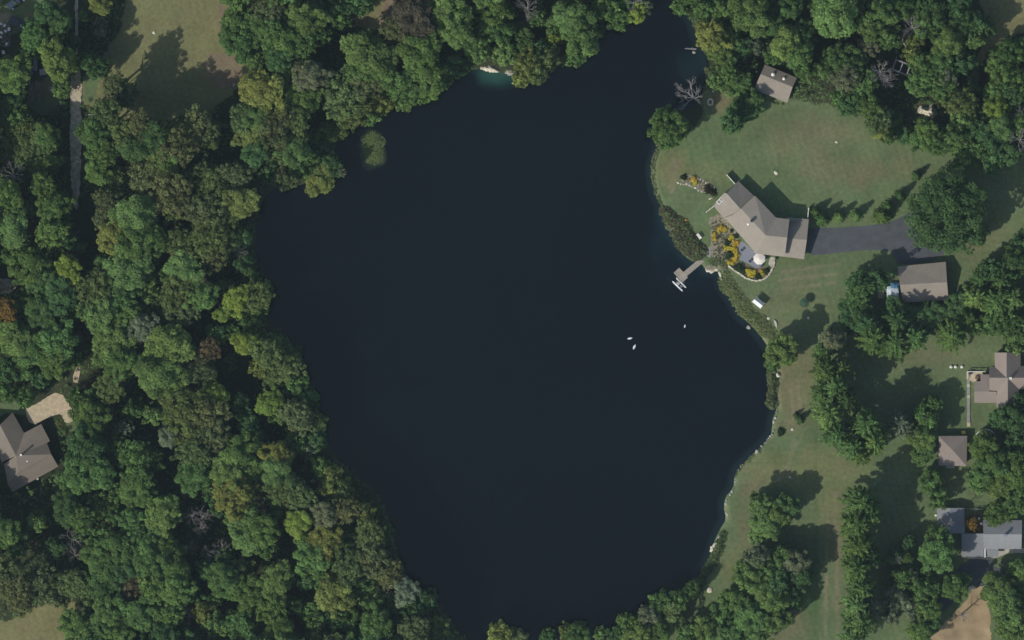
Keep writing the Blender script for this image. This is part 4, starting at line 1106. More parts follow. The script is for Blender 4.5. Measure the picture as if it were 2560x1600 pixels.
def crown_broad(seed, nl=70, per=110, ls=.045, lobe=(.15, .27), irr=.16):
    r = np.random.default_rng(seed)
    k = np.arange(nl)
    th = k * 2.39996 + r.normal(0, .25, nl)
    rad = np.sqrt((k + .5) / nl) * .84 + r.normal(0, .04, nl)
    ph = r.uniform(0, 6.28, 3)
    R_ = 1 + irr * np.sin(2 * th + ph[0]) + irr * .8 * np.sin(3 * th + ph[1]) + irr * .6 * np.sin(5 * th + ph[2])
    x = rad * R_ * np.cos(th); y = rad * R_ * np.sin(th)
    rr = np.clip(rad, 0, 1)
    z = np.sqrt(np.clip(1 - rr ** 2, 0, 1)) * .80 + r.normal(0, .14, nl)
    low = r.random(nl) < .12
    z = np.where(low, z - r.uniform(.5, 1.1, nl), z)
    m2 = int(nl * .45); t2 = r.uniform(0, 2 * np.pi, m2); z2 = r.uniform(-.92, .15, m2)
    r2 = np.sqrt(np.clip(1 - (z2 * .75) ** 2, 0, 1)) * r.uniform(.55, .84, m2)
    x = np.concatenate([x, r2 * np.cos(t2)]); y = np.concatenate([y, r2 * np.sin(t2)]); z = np.concatenate([z, z2]); rr = np.concatenate([rr, np.clip(r2, 0, 1)])
    nl = nl + m2
    cen = np.stack([x, y, z], -1)
    lr = r.uniform(*lobe, nl) * (1 - .25 * rr)
    C_, Nn, T = [], [], []
    for i in range(nl):
        n_ = int(per * (lr[i] / .21) ** 2)
        d = unit(r.normal(size=(n_, 3)) + np.array([0, 0, .35]))
        rf = lr[i] * r.uniform(.55, 1.12, (n_, 1))
        p = cen[i] + d * rf * np.array([1, 1, .75])
        C_.append(p); Nn.append(unit(d * .75 + r.normal(size=(n_, 3)) * .42 + np.array([-.18, -.15, .75])))
        t = np.empty((n_, 4)); t[:, 0] = r.random(); t[:, 1] = r.random(n_); t[:, 2] = r.random(); t[:, 3] = 1
        T.append(t)
    n_ = nl * 9                       # inner leaves added to block light; low tone paints the inside darker
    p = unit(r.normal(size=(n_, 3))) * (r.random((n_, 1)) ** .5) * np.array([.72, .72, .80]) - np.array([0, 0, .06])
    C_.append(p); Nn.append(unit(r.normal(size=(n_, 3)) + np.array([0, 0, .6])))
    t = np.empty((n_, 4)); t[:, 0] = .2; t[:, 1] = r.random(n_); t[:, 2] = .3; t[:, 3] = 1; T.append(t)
    c = np.concatenate(C_); n = np.concatenate(Nn); t = np.concatenate(T)
    s = ls * r.uniform(.7, 1.35, len(c))
    s[-n_:] *= 1.7
    v = leaf_quads(c, n, s, r, 1.25)
    return np_mesh('crown', v, 4, M['leaf'], np.repeat(t, 4, 0))

def crown_frond(seed, nf=64, conic=False, ls=.040, droop=.35, per=75):
    """radiating limbs with narrow leaf sprays (conifers, locusts)"""
    r = np.random.default_rng(seed)
    C_, Nn, T, A = [], [], [], []
    for i in range(nf):
        th = i * 2.39996 + r.normal(0, .2)
        u = (i + .5) / nf
        if conic:
            z0 = 1 - 2 * u; L_ = (.18 + .82 * u) * r.uniform(.8, 1.08)
        else:
            z0 = .95 - 1.75 * u * r.uniform(.7, 1.1); L_ = (.45 + .55 * u ** .5) * r.uniform(.72, 1.12)
        n_ = int(per * (.4 + L_))
        s_ = r.random(n_) ** .8 * L_
        bend = r.normal(0, .25)
        a = th + bend * s_
        side = r.normal(0, .022 + .04 * (1 - s_ / L_), n_) * (1 if not conic else .8)
        x = s_ * np.cos(a) - side * np.sin(a); y = s_ * np.sin(a) + side * np.cos(a)
        z = z0 + (.28 * s_ if not conic else -.12 * s_) - droop * s_ ** 2 + r.normal(0, .035, n_)
        C_.append(np.stack([x, y, z], -1))
        ax = np.stack([np.cos(a), np.sin(a), -.2 * np.ones(n_)], -1) + r.normal(0, .35, (n_, 3))
        A.append(unit(ax))
        Nn.append(unit(np.stack([.25 * np.cos(a), .25 * np.sin(a), np.ones(n_)], -1) + r.normal(0, .33, (n_, 3))))
        t = np.empty((n_, 4)); t[:, 0] = r.random(); t[:, 1] = r.random(n_); t[:, 2] = r.random(); t[:, 3] = 1
        T.append(t)
    c = np.concatenate(C_); n = np.concatenate(Nn); t = np.concatenate(T); ax = np.concatenate(A)
    v = leaf_quads(c, n, ls * r.uniform(.7, 1.3, len(c)), r, 2.2, ax)
    return np_mesh('crown', v, 4, M['leaf'], np.repeat(t, 4, 0))

def trunk_mesh(seed, limbs=5, name='trunk', spread=.5, mat='bark', thick=.028):
    r = random.Random(seed); bm = bmesh.new()
    cyl(bm, (0, 0, -.02), (0, 0, .5), thick, thick * .62, 8); cyl(bm, (0, 0, .5), (r.uniform(-.03, .03), r.uniform(-.03, .03), .92), thick * .62, thick * .2, 7)
    for i in range(limbs):
        a = i * 2.4 + r.uniform(-.3, .3); z0 = .38 + .1 * i * .8
        cyl(bm, (0, 0, z0), (spread * .45 * math.cos(a), spread * .45 * math.sin(a), z0 + .22), thick * .42, thick * .14, 6)
    return bm_mesh(name, bm, M[mat])

def bare_mesh(seed, nm=11, depth=4, lean=(0, 0), thick=.022):
    """leafless limbs: unit radius, z -1..1"""
    r = random.Random(seed); bm = bmesh.new()
    def br(p, d, L_, t_, k):
        q = p + d * L_
        cyl(bm, p, q, t_, t_ * .6, 5, caps=False)
        if k == 0: return
        for i in range(r.choice((2, 3))):
            dd = (d + Vector((r.uniform(-.7, .7), r.uniform(-.7, .7), r.uniform(-.25, .45)))).normalized()
            br(q if i else p + d * L_ * .75, dd, L_ * r.uniform(.55, .8), t_ * .58, k - 1)
    for i in range(nm):
        a = i * 2.39996 + r.uniform(-.3, .3); up_ = r.uniform(.25, 1.1)
        d = Vector((math.cos(a) + lean[0], math.sin(a) + lean[1], up_)).normalized()
        br(Vector((0, 0, -.45 + .08 * i)), d, r.uniform(.36, .5), thick, depth)
    return bm_mesh('branches', bm, M['deadwood'])

BROAD = [crown_broad(100 + i, nl=62 + 6 * (i % 4), irr=.10 + .03 * (i % 4)) for i in range(9)]
AIRY = [crown_broad(150 + i, nl=95, per=62, ls=.040, lobe=(.09, .19), irr=.16) for i in range(5)]
SOFT = [crown_broad(170 + i, nl=40, per=210, ls=.040, lobe=(.22, .36), irr=.12) for i in range(4)]
HUGE = [crown_broad(190, nl=170, per=150, ls=.024, lobe=(.08, .16), irr=.06)]
FROND = [crown_frond(200 + i) for i in range(5)]
CONE = [crown_frond(220 + i, nf=90, conic=True, ls=.055, droop=.1, per=50) for i in range(3)]
BARE = [bare_mesh(240 + i) for i in range(6)]
TRUNKS = [trunk_mesh(260 + i) for i in range(4)]
SPIRE = trunk_mesh(270, 0, thick=.022)

COL = {'g': (.108, .186, .062), 'd': (.076, .144, .058), 'l': (.142, .222, .076), 'y': (.205, .285, .066), 'Y': (.185, .220, .068),
       'o': (.122, .172, .066), 'b': (.126, .158, .072), 's': (.155, .188, .120), 'r': (.135, .110, .062), 'O': (.24, .16, .05), 'k': (.085, .084, .066)}
COL = {k_: (v_[0] * 1.10, v_[1] * 1.12, v_[2] * 1.04) for k_, v_ in COL.items()}
BROWN_A = {'o': .95, 'b': .86, 'k': .85, 'Y': .95, 'r': .6}
WORD = {'g': 'mid-green', 'd': 'dark green', 'l': 'light green', 'y': 'lime green', 'Y': 'yellow-green', 'o': 'olive', 'b': 'brownish', 's': 'grey-green', 'r': 'rusty brown', 'O': 'orange-tinged', 'k': 'dull purple-brown'}

TR = """
85 90 30 g;120 35 34 d;150 58 30 d;75 118 24 g;105 85 22 o;132 70 26 g;145 150 46 l;175 150 24 g;250 8 30 Y;207 40 12 l;246 52 13 s;245 76 13 s;172 105 20 d;30 185 38 g;18 255 34 d;52 292 22 g;
128 286 11 g;160 262 10 d;238 168 24 d;215 150 20 d;75 365 58 o;55 325 36 o;112 350 40 g;115 410 36 g;148 218 20 l;285 215 34 b;310 235 26 b;268 280 38 o;240 335 44 g;305 335 32 o;345 315 30 b;382 345 32 d;335 372 30 d;265 382 36 g;
440 365 42 b;415 392 32 g;500 318 38 b;520 345 28 o;470 325 30 o;616 300 34 o;632 345 30 Y;648 215 34 Y;600 50 42 g;596 100 38 g;632 128 28 g;570 95 20 g;
668 28 34 b;655 75 34 g;762 48 38 l;800 28 24 g;700 98 34 g;750 108 34 g;795 82 26 g;655 165 26 l;700 145 30 d;735 130 24 g;672 240 44 Y;735 192 36 o;775 190 32 s;750 250 34 g;700 285 30 d;
845 15 28 d;890 6 28 d;850 45 22 g;912 12 18 g;1032 42 44 k;1000 70 34 b;1060 80 26 b;920 145 48 l;905 180 34 g;950 170 32 g;1050 128 44 g;1020 120 26 d;860 248 46 o;912 212 34 b;885 285 34 o;945 255 28 Y;920 290 22 g;
1008 215 40 g;1062 205 42 g;1100 190 26 g;1012 255 20 l;975 225 28 g;1120 28 40 l;1142 75 36 l;1095 75 22 g;1182 105 30 g;1165 40 22 d;1230 30 42 g;1252 78 34 g;1196 124 32 l;1130 165 28 d;1262 130 28 l;1210 65 26 g;
692 322 42 b;740 300 30 o;815 335 26 l;845 325 20 o;735 375 34 l;800 385 30 d;782 345 22 g;650 298 30 g;690 380 28 o;640 380 30 d;
1310 100 24 g;1345 45 20 g;1432 48 46 l;1455 102 44 l;1385 95 18 y;1440 140 22 g;1395 60 26 g;1480 70 26 g;1512 20 26 l;1542 42 28 g;1590 35 24 y;1612 18 16 s;1565 10 20 g;1370 140 26 o;1320 160 34 Y;1345 180 24 o;1306 192 22 Y;1350 120 20 d;
1702 14 20 g;1740 8 26 g;1762 26 24 g;1800 28 28 l;1835 55 22 g;1782 92 40 Y;1800 132 30 l;1825 95 26 g;1876 32 50 l;1848 25 20 y;1862 50 16 y;1885 110 22 s;1850 120 24 d;1818 178 30 g;1790 205 18 l;1856 205 20 g;1836 215 24 g;1860 272 36 d;1830 305 24 d;1885 250 20 g;
1662 308 40 g;1690 318 32 g;1672 345 26 g;2085 30 56 l;2050 15 24 g;2130 20 26 l;1966 110 38 l;2000 135 34 g;2010 168 24 g;1935 62 30 d;1975 20 30 g;1932 140 18 g;2010 75 24 d;2205 38 40 g;2180 78 34 l;2160 50 24 g;2250 20 32 g;2222 95 26 g;
2108 148 40 d;2112 192 36 s;2070 175 22 g;2080 140 20 g;2168 118 26 s;2145 160 22 g;2168 205 24 g;2305 62 26 g;2287 104 20 Y;2282 138 20 Y;2332 28 40 d;2390 18 34 d;2402 60 34 d;2440 60 26 d;2465 75 18 d;2372 110 36 l;2345 85 24 g;2432 100 22 l;2300 25 20 g;
2350 150 34 g;2322 192 32 g;2292 150 20 g;2362 200 28 s;2402 160 28 d;2296 214 26 g;2358 222 26 g;2402 258 40 o;2410 290 28 l;2380 235 22 g;2425 225 20 d;2150 228 28 g;2172 268 30 g;2125 262 26 d;2100 245 18 g;2196 300 34 o;2230 298 22 g;2205 330 20 Y;2220 345 14 g;
2262 338 20 d;2320 332 32 g;2388 342 34 l;2350 360 30 g;2412 385 28 g;2300 350 24 g;2440 320 26 d;2520 132 34 g;2500 178 34 g;2542 205 36 g;2490 228 30 g;2492 272 30 y;2530 235 32 d;2502 320 34 l;2470 348 32 d;2545 300 28 g;2520 385 30 d;2480 400 28 d;2555 120 24 g;2450 375 22 g;2465 285 20 g;
108 462 34 g;135 515 40 g;72 525 20 l;20 490 34 g;30 568 36 l;55 600 24 g;128 585 34 g;148 638 24 Y;170 668 24 y;184 696 15 y;197 620 13 l;160 610 24 d;12 640 22 g;70 668 38 g;96 625 14 l;112 705 34 d;78 738 20 g;10 775 28 O;152 740 34 d;102 775 32 d;40 760 26 g;175 780 24 d;150 545 26 g;
245 430 34 g;295 440 26 o;240 395 24 g;268 498 34 b;262 545 32 b;335 540 40 l;375 522 22 s;310 500 24 g;285 592 34 Y;332 610 40 g;380 600 34 g;320 675 42 l;268 660 28 g;262 692 26 d;365 650 24 g;345 580 24 g;370 452 44 b;430 478 44 b;440 520 30 o;402 415 32 o;385 490 28 b;465 440 26 o;
520 448 36 o;590 438 32 b;545 490 36 o;602 505 32 Y;515 530 42 b;562 540 32 o;480 495 26 g;520 592 44 o;450 610 34 o;530 642 34 b;568 600 28 o;600 590 26 d;485 640 26 g;460 672 34 l;475 705 34 b;440 732 36 o;502 740 32 g;450 782 34 b;420 685 24 g;610 660 22 d;
240 720 38 o;295 742 36 g;365 716 26 l;372 748 26 l;250 785 38 l;318 788 30 g;352 790 26 g;405 770 24 d;410 810 26 d;590 750 28 y;555 786 16 y;630 695 20 g;642 740 32 o;560 720 22 g;615 795 26 g;540 830 26 d;580 830 24 g;
715 440 28 b;735 415 24 g;800 450 30 Y;830 415 24 d;856 430 12 s;785 420 26 g;770 395 22 g;655 725 22 g;648 765 20 g;665 425 24 d;
35 848 36 l;25 812 28 o;70 880 30 g;110 815 28 g;60 922 26 g;142 858 42 g;130 900 34 g;15 925 28 d;10 978 24 g;60 995 20 g;175 900 22 g;95 950 20 d;180 845 20 d;282 858 42 l;362 820 30 s;300 908 36 g;340 900 28 g;278 965 34 o;430 858 42 l;395 800 20 g;400 930 46 l;442 952 32 l;522 875 26 r;500 925 34 b;475 890 24 g;
576 900 12 y;580 918 11 y;536 985 26 y;612 858 24 y;640 850 20 g;460 1008 46 o;522 1030 42 b;480 1082 46 o;530 1092 38 b;482 1132 34 o;430 1045 26 g;380 1035 24 l;308 1070 20 s;330 1022 22 g;422 1092 22 s;250 990 28 d;225 1042 36 g;188 990 20 g;215 1118 42 d;190 1150 26 g;290 1120 24 l;332 1148 38 g;205 1182 42 g;255 1185 30 g;350 1192 30 g;375 1150 28 g;
600 1138 42 g;570 1182 38 l;490 1188 36 g;630 1170 30 g;520 1200 28 g;665 882 34 o;712 920 34 o;652 920 24 Y;690 870 26 g;725 890 24 d;735 962 26 g;680 950 20 o;676 1010 26 y;700 1035 26 l;742 1040 34 b;792 1060 22 o;742 1076 20 Y;770 1000 24 d;790 1100 22 d;690 1142 34 Y;692 1182 34 l;770 1122 20 s;740 1110 26 g;620 1060 26 d;600 1010 22 d;560 1100 24 d;640 1100 26 d;
830 1190 26 Y;800 1170 22 g;190 1220 28 l;170 1270 30 d;205 1300 30 g;252 1262 28 l;90 1305 22 l;132 1268 12 o;12 1335 30 g;35 1365 26 d;220 1255 24 d;340 1225 34 g;405 1282 36 l;335 1300 30 g;370 1240 28 d;290 1240 24 g;290 1290 24 d;582 1238 40 Y;612 1300 36 l;620 1345 32 l;530 1235 24 d;545 1270 20 d;
255 1345 26 g;290 1372 38 g;240 1385 30 g;350 1350 34 g;402 1370 36 g;372 1402 36 g;430 1385 28 g;440 1430 30 g;262 1420 34 g;320 1420 30 d;140 1370 24 d;22 1440 42 b;90 1455 34 b;125 1420 14 o;190 1460 34 o;45 1492 34 b;142 1488 28 b;330 1458 32 r;258 1470 34 d;272 1520 34 g;220 1505 26 o;382 1470 34 g;440 1475 32 g;350 1530 38 g;420 1535 34 g;310 1500 26 g;
510 1530 26 Y;480 1480 24 d;185 1560 30 g;192 1592 26 l;242 1572 30 g;292 1588 30 g;342 1588 26 d;408 1590 30 d;542 1560 28 l;562 1450 34 g;602 1420 26 o;622 1480 34 g;535 1500 18 g;600 1560 30 g;460 1592 28 d;560 1400 24 d;510 1420 22 d;640 1530 26 g;
710 1225 38 o;750 1240 30 o;656 1322 34 g;668 1372 24 g;690 1270 24 g;745 1305 26 y;820 1215 26 Y;850 1232 28 o;862 1278 32 b;815 1292 26 s;910 1285 22 Y;835 1320 26 g;762 1345 26 g;815 1352 34 Y;782 1392 36 g;852 1345 28 g;925 1340 34 o;965 1332 18 d;930 1398 40 b;970 1432 32 b;870 1420 42 o;840 1485 40 Y;800 1440 28 g;
910 1470 28 g;930 1510 28 g;1016 1478 26 s;1000 1515 28 g;690 1450 34 l;680 1518 36 g;740 1515 20 g;700 1578 30 g;880 1555 28 g;940 1560 34 g;990 1560 24 d;1036 1575 32 b;1096 1570 24 o;1070 1500 22 d;1045 1525 20 d;800 1590 28 o;760 1450 24 d;900 1592 24 d;780 1540 28 g;840 1545 26 d;
1252 1588 28 Y;1295 1595 22 b;1370 1592 18 d;1412 1576 15 Y;1442 1582 30 g;1500 1582 14 l;1568 1562 30 g;1622 1540 28 s;1652 1508 26 g;1676 1530 28 o;1592 1592 34 l;1650 1575 30 g;1545 1590 22 d;1700 1498 20 g;1728 1474 18 g;
1902 1262 30 l;1915 1312 34 l;1945 1285 30 l;1895 1340 20 l;1965 1262 30 d;1890 1400 32 s;1870 1432 36 l;1902 1470 34 l;1992 1405 32 s;1960 1390 26 g;1935 1420 30 g;1940 1460 28 d;2005 1440 24 d;1870 1542 42 g;1932 1505 34 l;1942 1548 32 l;1830 1500 32 g;1762 1572 32 l;1722 1592 28 g;1832 1582 32 g;1895 1585 26 l;1800 1545 28 g;1980 1500 22 d;
2080 852 28 s;1955 878 38 l;1932 905 18 g;2056 880 20 g;2148 733 36 g;2150 705 26 d;2195 700 24 d;2130 770 26 d;2345 1382 44 g;2340 1335 22 g;2262 1392 18 g;2236 1395 18 g;2270 1355 14 d;2310 1470 30 g;2320 1520 32 g;2385 1470 32 g;2402 1452 20 g;2300 1580 32 g;2322 1560 24 d;2250 1450 26 g;2275 1435 18 s;2240 1492 28 s;2228 1535 20 s;2272 1515 22 s;2298 1542 20 s;2310 1500 22 g;
2490 1472 38 l;2525 1520 44 l;2522 1575 33 g;2552 1430 28 l;2555 1475 26 d;2555 1565 26 g;2462 1122 38 g;2482 1160 44 g;2522 1150 38 g;2535 1190 36 g;2452 1196 30 g;2495 1210 32 l;2540 1100 26 d;2530 1045 34 d;2500 1050 24 d;2555 1010 22 d;2550 850 28 l;2495 1285 34 g;2530 1255 30 g;2550 1225 24 g;2330 1208 26 g;2345 1250 20 g;2306 1134 24 g;2326 1186 16 l;2302 1092 32 l;2312 1045 30 g;2330 1010 20 g;
2440 580 32 d;2148 796 32 d;2250 792 42 d;2325 790 36 d;2395 770 34 d;2130 800 28 d;2310 930 0 d;2540 650 34 d;2470 680 26 d;2518 690 32 g;2555 610 24 d;2440 815 20 g;2482 812 26 g;2530 805 26 g;2430 1310 15 O
"""
FR = """
2180 850 42 g;2235 858 44 g;2285 845 36 g;2170 812 34 d;2240 800 36 d;2380 838 40 g;2420 800 28 g;2060 925 32 g;2085 965 36 g;2070 1035 40 l;2115 1000 32 d;2090 1085 38 g;2130 1120 34 g;2165 1060 42 g;2185 1100 36 g;2150 1140 24 g;2050 985 24 g;2105 920 24 g;2250 1060 32 s;
2275 1085 22 s;2150 1258 42 g;2140 1310 40 g;2172 1290 34 g;2148 1365 42 g;2140 1420 40 g;2175 1395 30 d;2152 1470 38 g;2140 1512 38 l;2150 1555 42 l;2130 1592 34 l;2180 1520 28 s;2440 745 36 l;2490 755 42 g;2530 745 34 l;2500 700 34 d;2450 700 26 g
"""
CN = """
2055 548 20 g;2040 530 15 d;2098 542 17 l;2140 540 17 l;2205 540 24 g;2220 518 18 g;2250 490 16 d;2292 440 13 d;2000 1050 12 d;1990 1038 8 d;1878 1395 9 d
"""
BR = """
35 440 34;182 592 18;438 545 13;600 630 22;180 1350 30;188 1388 18;300 1312 18;285 1222 14;470 1222 22;480 1290 24;506 1293 24;476 1368 20;556 1370 24;520 1378 18;475 1540 22;650 1255 24;958 1488 28;890 1352 24;905 1310 14;275 60 0;1318 22 32;1585 8 22;
2200 178 32;2218 200 22;2280 68 28;2355 190 20;2555 290 24;2550 350 30;2245 1400 12;2370 1310 16;2410 1540 14;1715 235 44;500 1320 18;1650 262 0
"""
LM = [("gravel track's sunlit top end", 190, 185), ("gravel track's middle", 190, 340), ("gravel track's lower end", 186, 510), ("shaded trailers at left", 80, 160), ("brown top-left field", 420, 90),
      ("pale algae patch", 930, 370), ("bright white shore ledge", 1228, 172), ("bare tree leaning over the pond", 1715, 235), ("brown gabled outbuilding", 1937, 208), ("roofless block walls", 2252, 170),
      ("white limestone outcrop", 2325, 280), ("garage by the blue tarp", 2310, 706), ("huge dark lawn tree", 2370, 530), ("cross-gabled house", 2515, 945), ("pyramid-roofed building", 2382, 1127), ("grey-roofed house", 2505, 1336),
      ("two-tone grey shed", 2375, 1300), ("tan dirt road", 2400, 1550), ("sandy drive", 120, 1015), ("left-edge house", 70, 1140), ("orange tree at left edge", 10, 775), ("lime tree pair left of the pond", 575, 765),
      ("pale end of the lane", 190, 940), ("bottom-left field", 70, 1560), ("cluster of bare trees", 490, 1290), ("bare tree at lower left", 180, 1350), ("pond's left bulge", 645, 600), ("pond's bottom-left corner", 1110, 1560),
      ("cream boulder", 1774, 1475), ("dry clearing at top middle", 980, 20), ("pond's top channel", 1660, 10), ("yellowish tree beside the brown field", 672, 240), ("lime sapling by the track", 170, 668),
      ("pond's lower-left bank", 930, 1230), ("rusty tree left of the pond", 522, 875), ("round shore tree at right", 1955, 878), ("long lawn strip", 2060, 1400), ("three white round stands", 2388, 917), ("photo's bottom edge", 640, 1610),
      ("pond's left bank", 760, 930), ("pond's top-left cove", 820, 360), ("lake house", 1900, 570)]
SECT = ['right of', 'above-right of', 'above', 'above-left of', 'left of', 'below-left of', 'below', 'below-right of']
ORD = ['nearest', 'second nearest', 'third nearest', 'fourth nearest', 'fifth nearest', 'sixth nearest', 'seventh nearest', 'eighth nearest', 'ninth nearest', 'tenth nearest', 'eleventh nearest', 'twelfth nearest', 'thirteenth nearest', 'fourteenth nearest']
allt = []
for s_, k_ in ((TR, 'T'), (FR, 'F'), (CN, 'C'), (BR, 'X')):
    for e_ in s_.replace('\n', '').split(';'):
        f_ = e_.split()
        if len(f_) < 3 or float(f_[2]) <= 0: continue
        allt.append([float(f_[0]), float(f_[1]), float(f_[2]), f_[3] if len(f_) > 3 else '-', k_])
allt.append([2368, 532, 98, 'd', 'H'])
kindw = {'T': 'leafy tree', 'F': 'feathery tree', 'C': 'small conifer', 'X': 'bare tree', 'H': 'leafy tree'}
from collections import defaultdict
grp = defaultdict(list)
for i, t_ in enumerate(allt):
    best = min(range(len(LM)), key=lambda q: (LM[q][1] - t_[0]) ** 2 + (LM[q][2] - t_[1]) ** 2)
    dx, dy = t_[0] - LM[best][1], LM[best][2] - t_[1]
    dist = math.hypot(dx, dy)
    sec = int(round(math.atan2(dy, dx) / (math.pi / 4))) % 8
    kk = 'T' if t_[4] == 'T' and t_[2] >= 13 else ('S' if t_[4] == 'T' else t_[4])
    grp[best, sec, kk].append((dist, i)); t_.append(kk)
labels = {}
atset = set()
for (b_, s_, kk), lst in grp.items():
    lst.sort()
    for n_, (d_, i) in enumerate(lst):
        x_, y_, r_, c_, k_, _ = allt[i]
        size = 'large' if r_ >= 40 else ('small' if r_ < 22 else '')
        nm = 'low shrub' if kk == 'S' else kindw[k_]
        cw_ = 'pale grey' if k_ == 'X' else WORD[c_]
        o_ = ORD[min(n_, 13)]
        if d_ < 26 and n_ == 0 and (b_, kk) not in atset:
            atset.add((b_, kk))
            lab = ' '.join(w_ for w_ in [size, cw_, nm, 'standing right at', 'the', LM[b_][0]] if w_)
        else:
            lab = ' '.join(w_ for w_ in [size, cw_, nm + ',', o_, SECT[s_], 'the', LM[b_][0]] if w_)
        labels[i] = lab
special = {}
for i, t_ in enumerate(allt):
    if t_[4] == 'H': labels[i] = 'huge dark green round tree at the bend of the asphalt drive'
    if t_[:3] == [10, 775, 28]: labels[i] = 'orange-tinged tree cut by the left edge halfway down the photo'
    if t_[:3] == [1715, 235, 44]: labels[i] = 'large pale bare tree leaning out over the pond beside the fire ring'
    if t_[:3] == [2430, 1310, 15]: labels[i] = 'small orange-leaved tree on the brown yard beside the grey shed'
    if t_[:3] == [522, 875, 26]: labels[i] = 'rusty brown tree among the green crowns left of the pond'
    if t_[:3] == [672, 240, 44]: labels[i] = 'large yellowish tree just below-right of the brown top-left field'
    if t_[:3] == [170, 668, 24]: labels[i] = 'bright lime green sapling near the dark line of the track'
    if t_[:3] == [590, 750, 28]: labels[i] = 'bright lime tree, upper right of the lime pair left of the pond'
    if t_[:3] == [555, 786, 16]: labels[i] = 'small bright lime tree, lower left of the lime pair left of the pond'
    if t_[:3] == [1955, 878, 38]: labels[i] = 'light green round tree on the right shore casting a long shadow'
    if t_[:3] == [180, 1350, 30]: labels[i] = 'pale bare tree with fine twigs over dark shade at lower left'
seen = {}
for i in list(labels):
    while labels[i] in seen: labels[i] = labels[i] + ' again'; print('DUPLABEL', labels[i])
    seen[labels[i]] = 1
keep_special = {(1955, 878), (2080, 852), (1860, 272), (1662, 308), (2345, 1382), (2262, 1392)}
order = sorted([i for i, t_ in enumerate(allt) if t_[5] == 'T' or t_[5] == 'H'], key=lambda i: -(allt[i][2] + (100 if allt[i][3] in 'yOr' or tuple(allt[i][:2]) in keep_special else 0) + (8 if allt[i][3] in 's' else 0)))
indiv = set(order[:296])
LOWC = []
for i in range(8):
    m_ = crown_broad(500 + i, nl=34, per=42, ls=.062, lobe=(.17, .30), irr=.14)
    v_ = np.empty(len(m_.vertices) * 3, np.float32); m_.vertices.foreach_get('co', v_)
    a_ = np.empty(len(m_.vertices) * 4, np.float32); m_.attributes['tone'].data.foreach_get('color', a_)
    LOWC.append((v_.reshape(-1, 3), a_.reshape(-1, 4)))
small_v, small_c, small_t = [], [], bmesh.new()
def small_tree(base, rm, h_, hc, col_, i):
    v_, a_ = LOWC[i % 8]; th = i * 1.7
    c_, s_ = math.cos(th), math.sin(th)
    x = (v_[:, 0] * c_ - v_[:, 1] * s_) * rm * 1.36 + base.x; y = (v_[:, 0] * s_ + v_[:, 1] * c_) * rm * 1.36 + base.y
    small_v.append(np.stack([x, y, v_[:, 2] * hc + h_ - hc], -1))
    k_ = (.62 + .75 * a_[:, 0:1]) * (.65 + .7 * a_[:, 1:2])
    small_c.append(np.concatenate([np.clip(np.array(col_)[None, :] * k_, 0, 1), np.ones((len(v_), 1))], 1))
    cyl(small_t, (base.x, base.y, -.1), (base.x, base.y, h_ - hc * .6), rm * .06, rm * .03, 6)
LEAN = bare_mesh(300, nm=7, depth=4, lean=(-.75, .25), thick=.034)
lawn_solo = {(2345, 1382), (1955, 878), (2080, 852), (2362, 525), (1860, 272), (1662, 308)}
rt = random.Random(5)
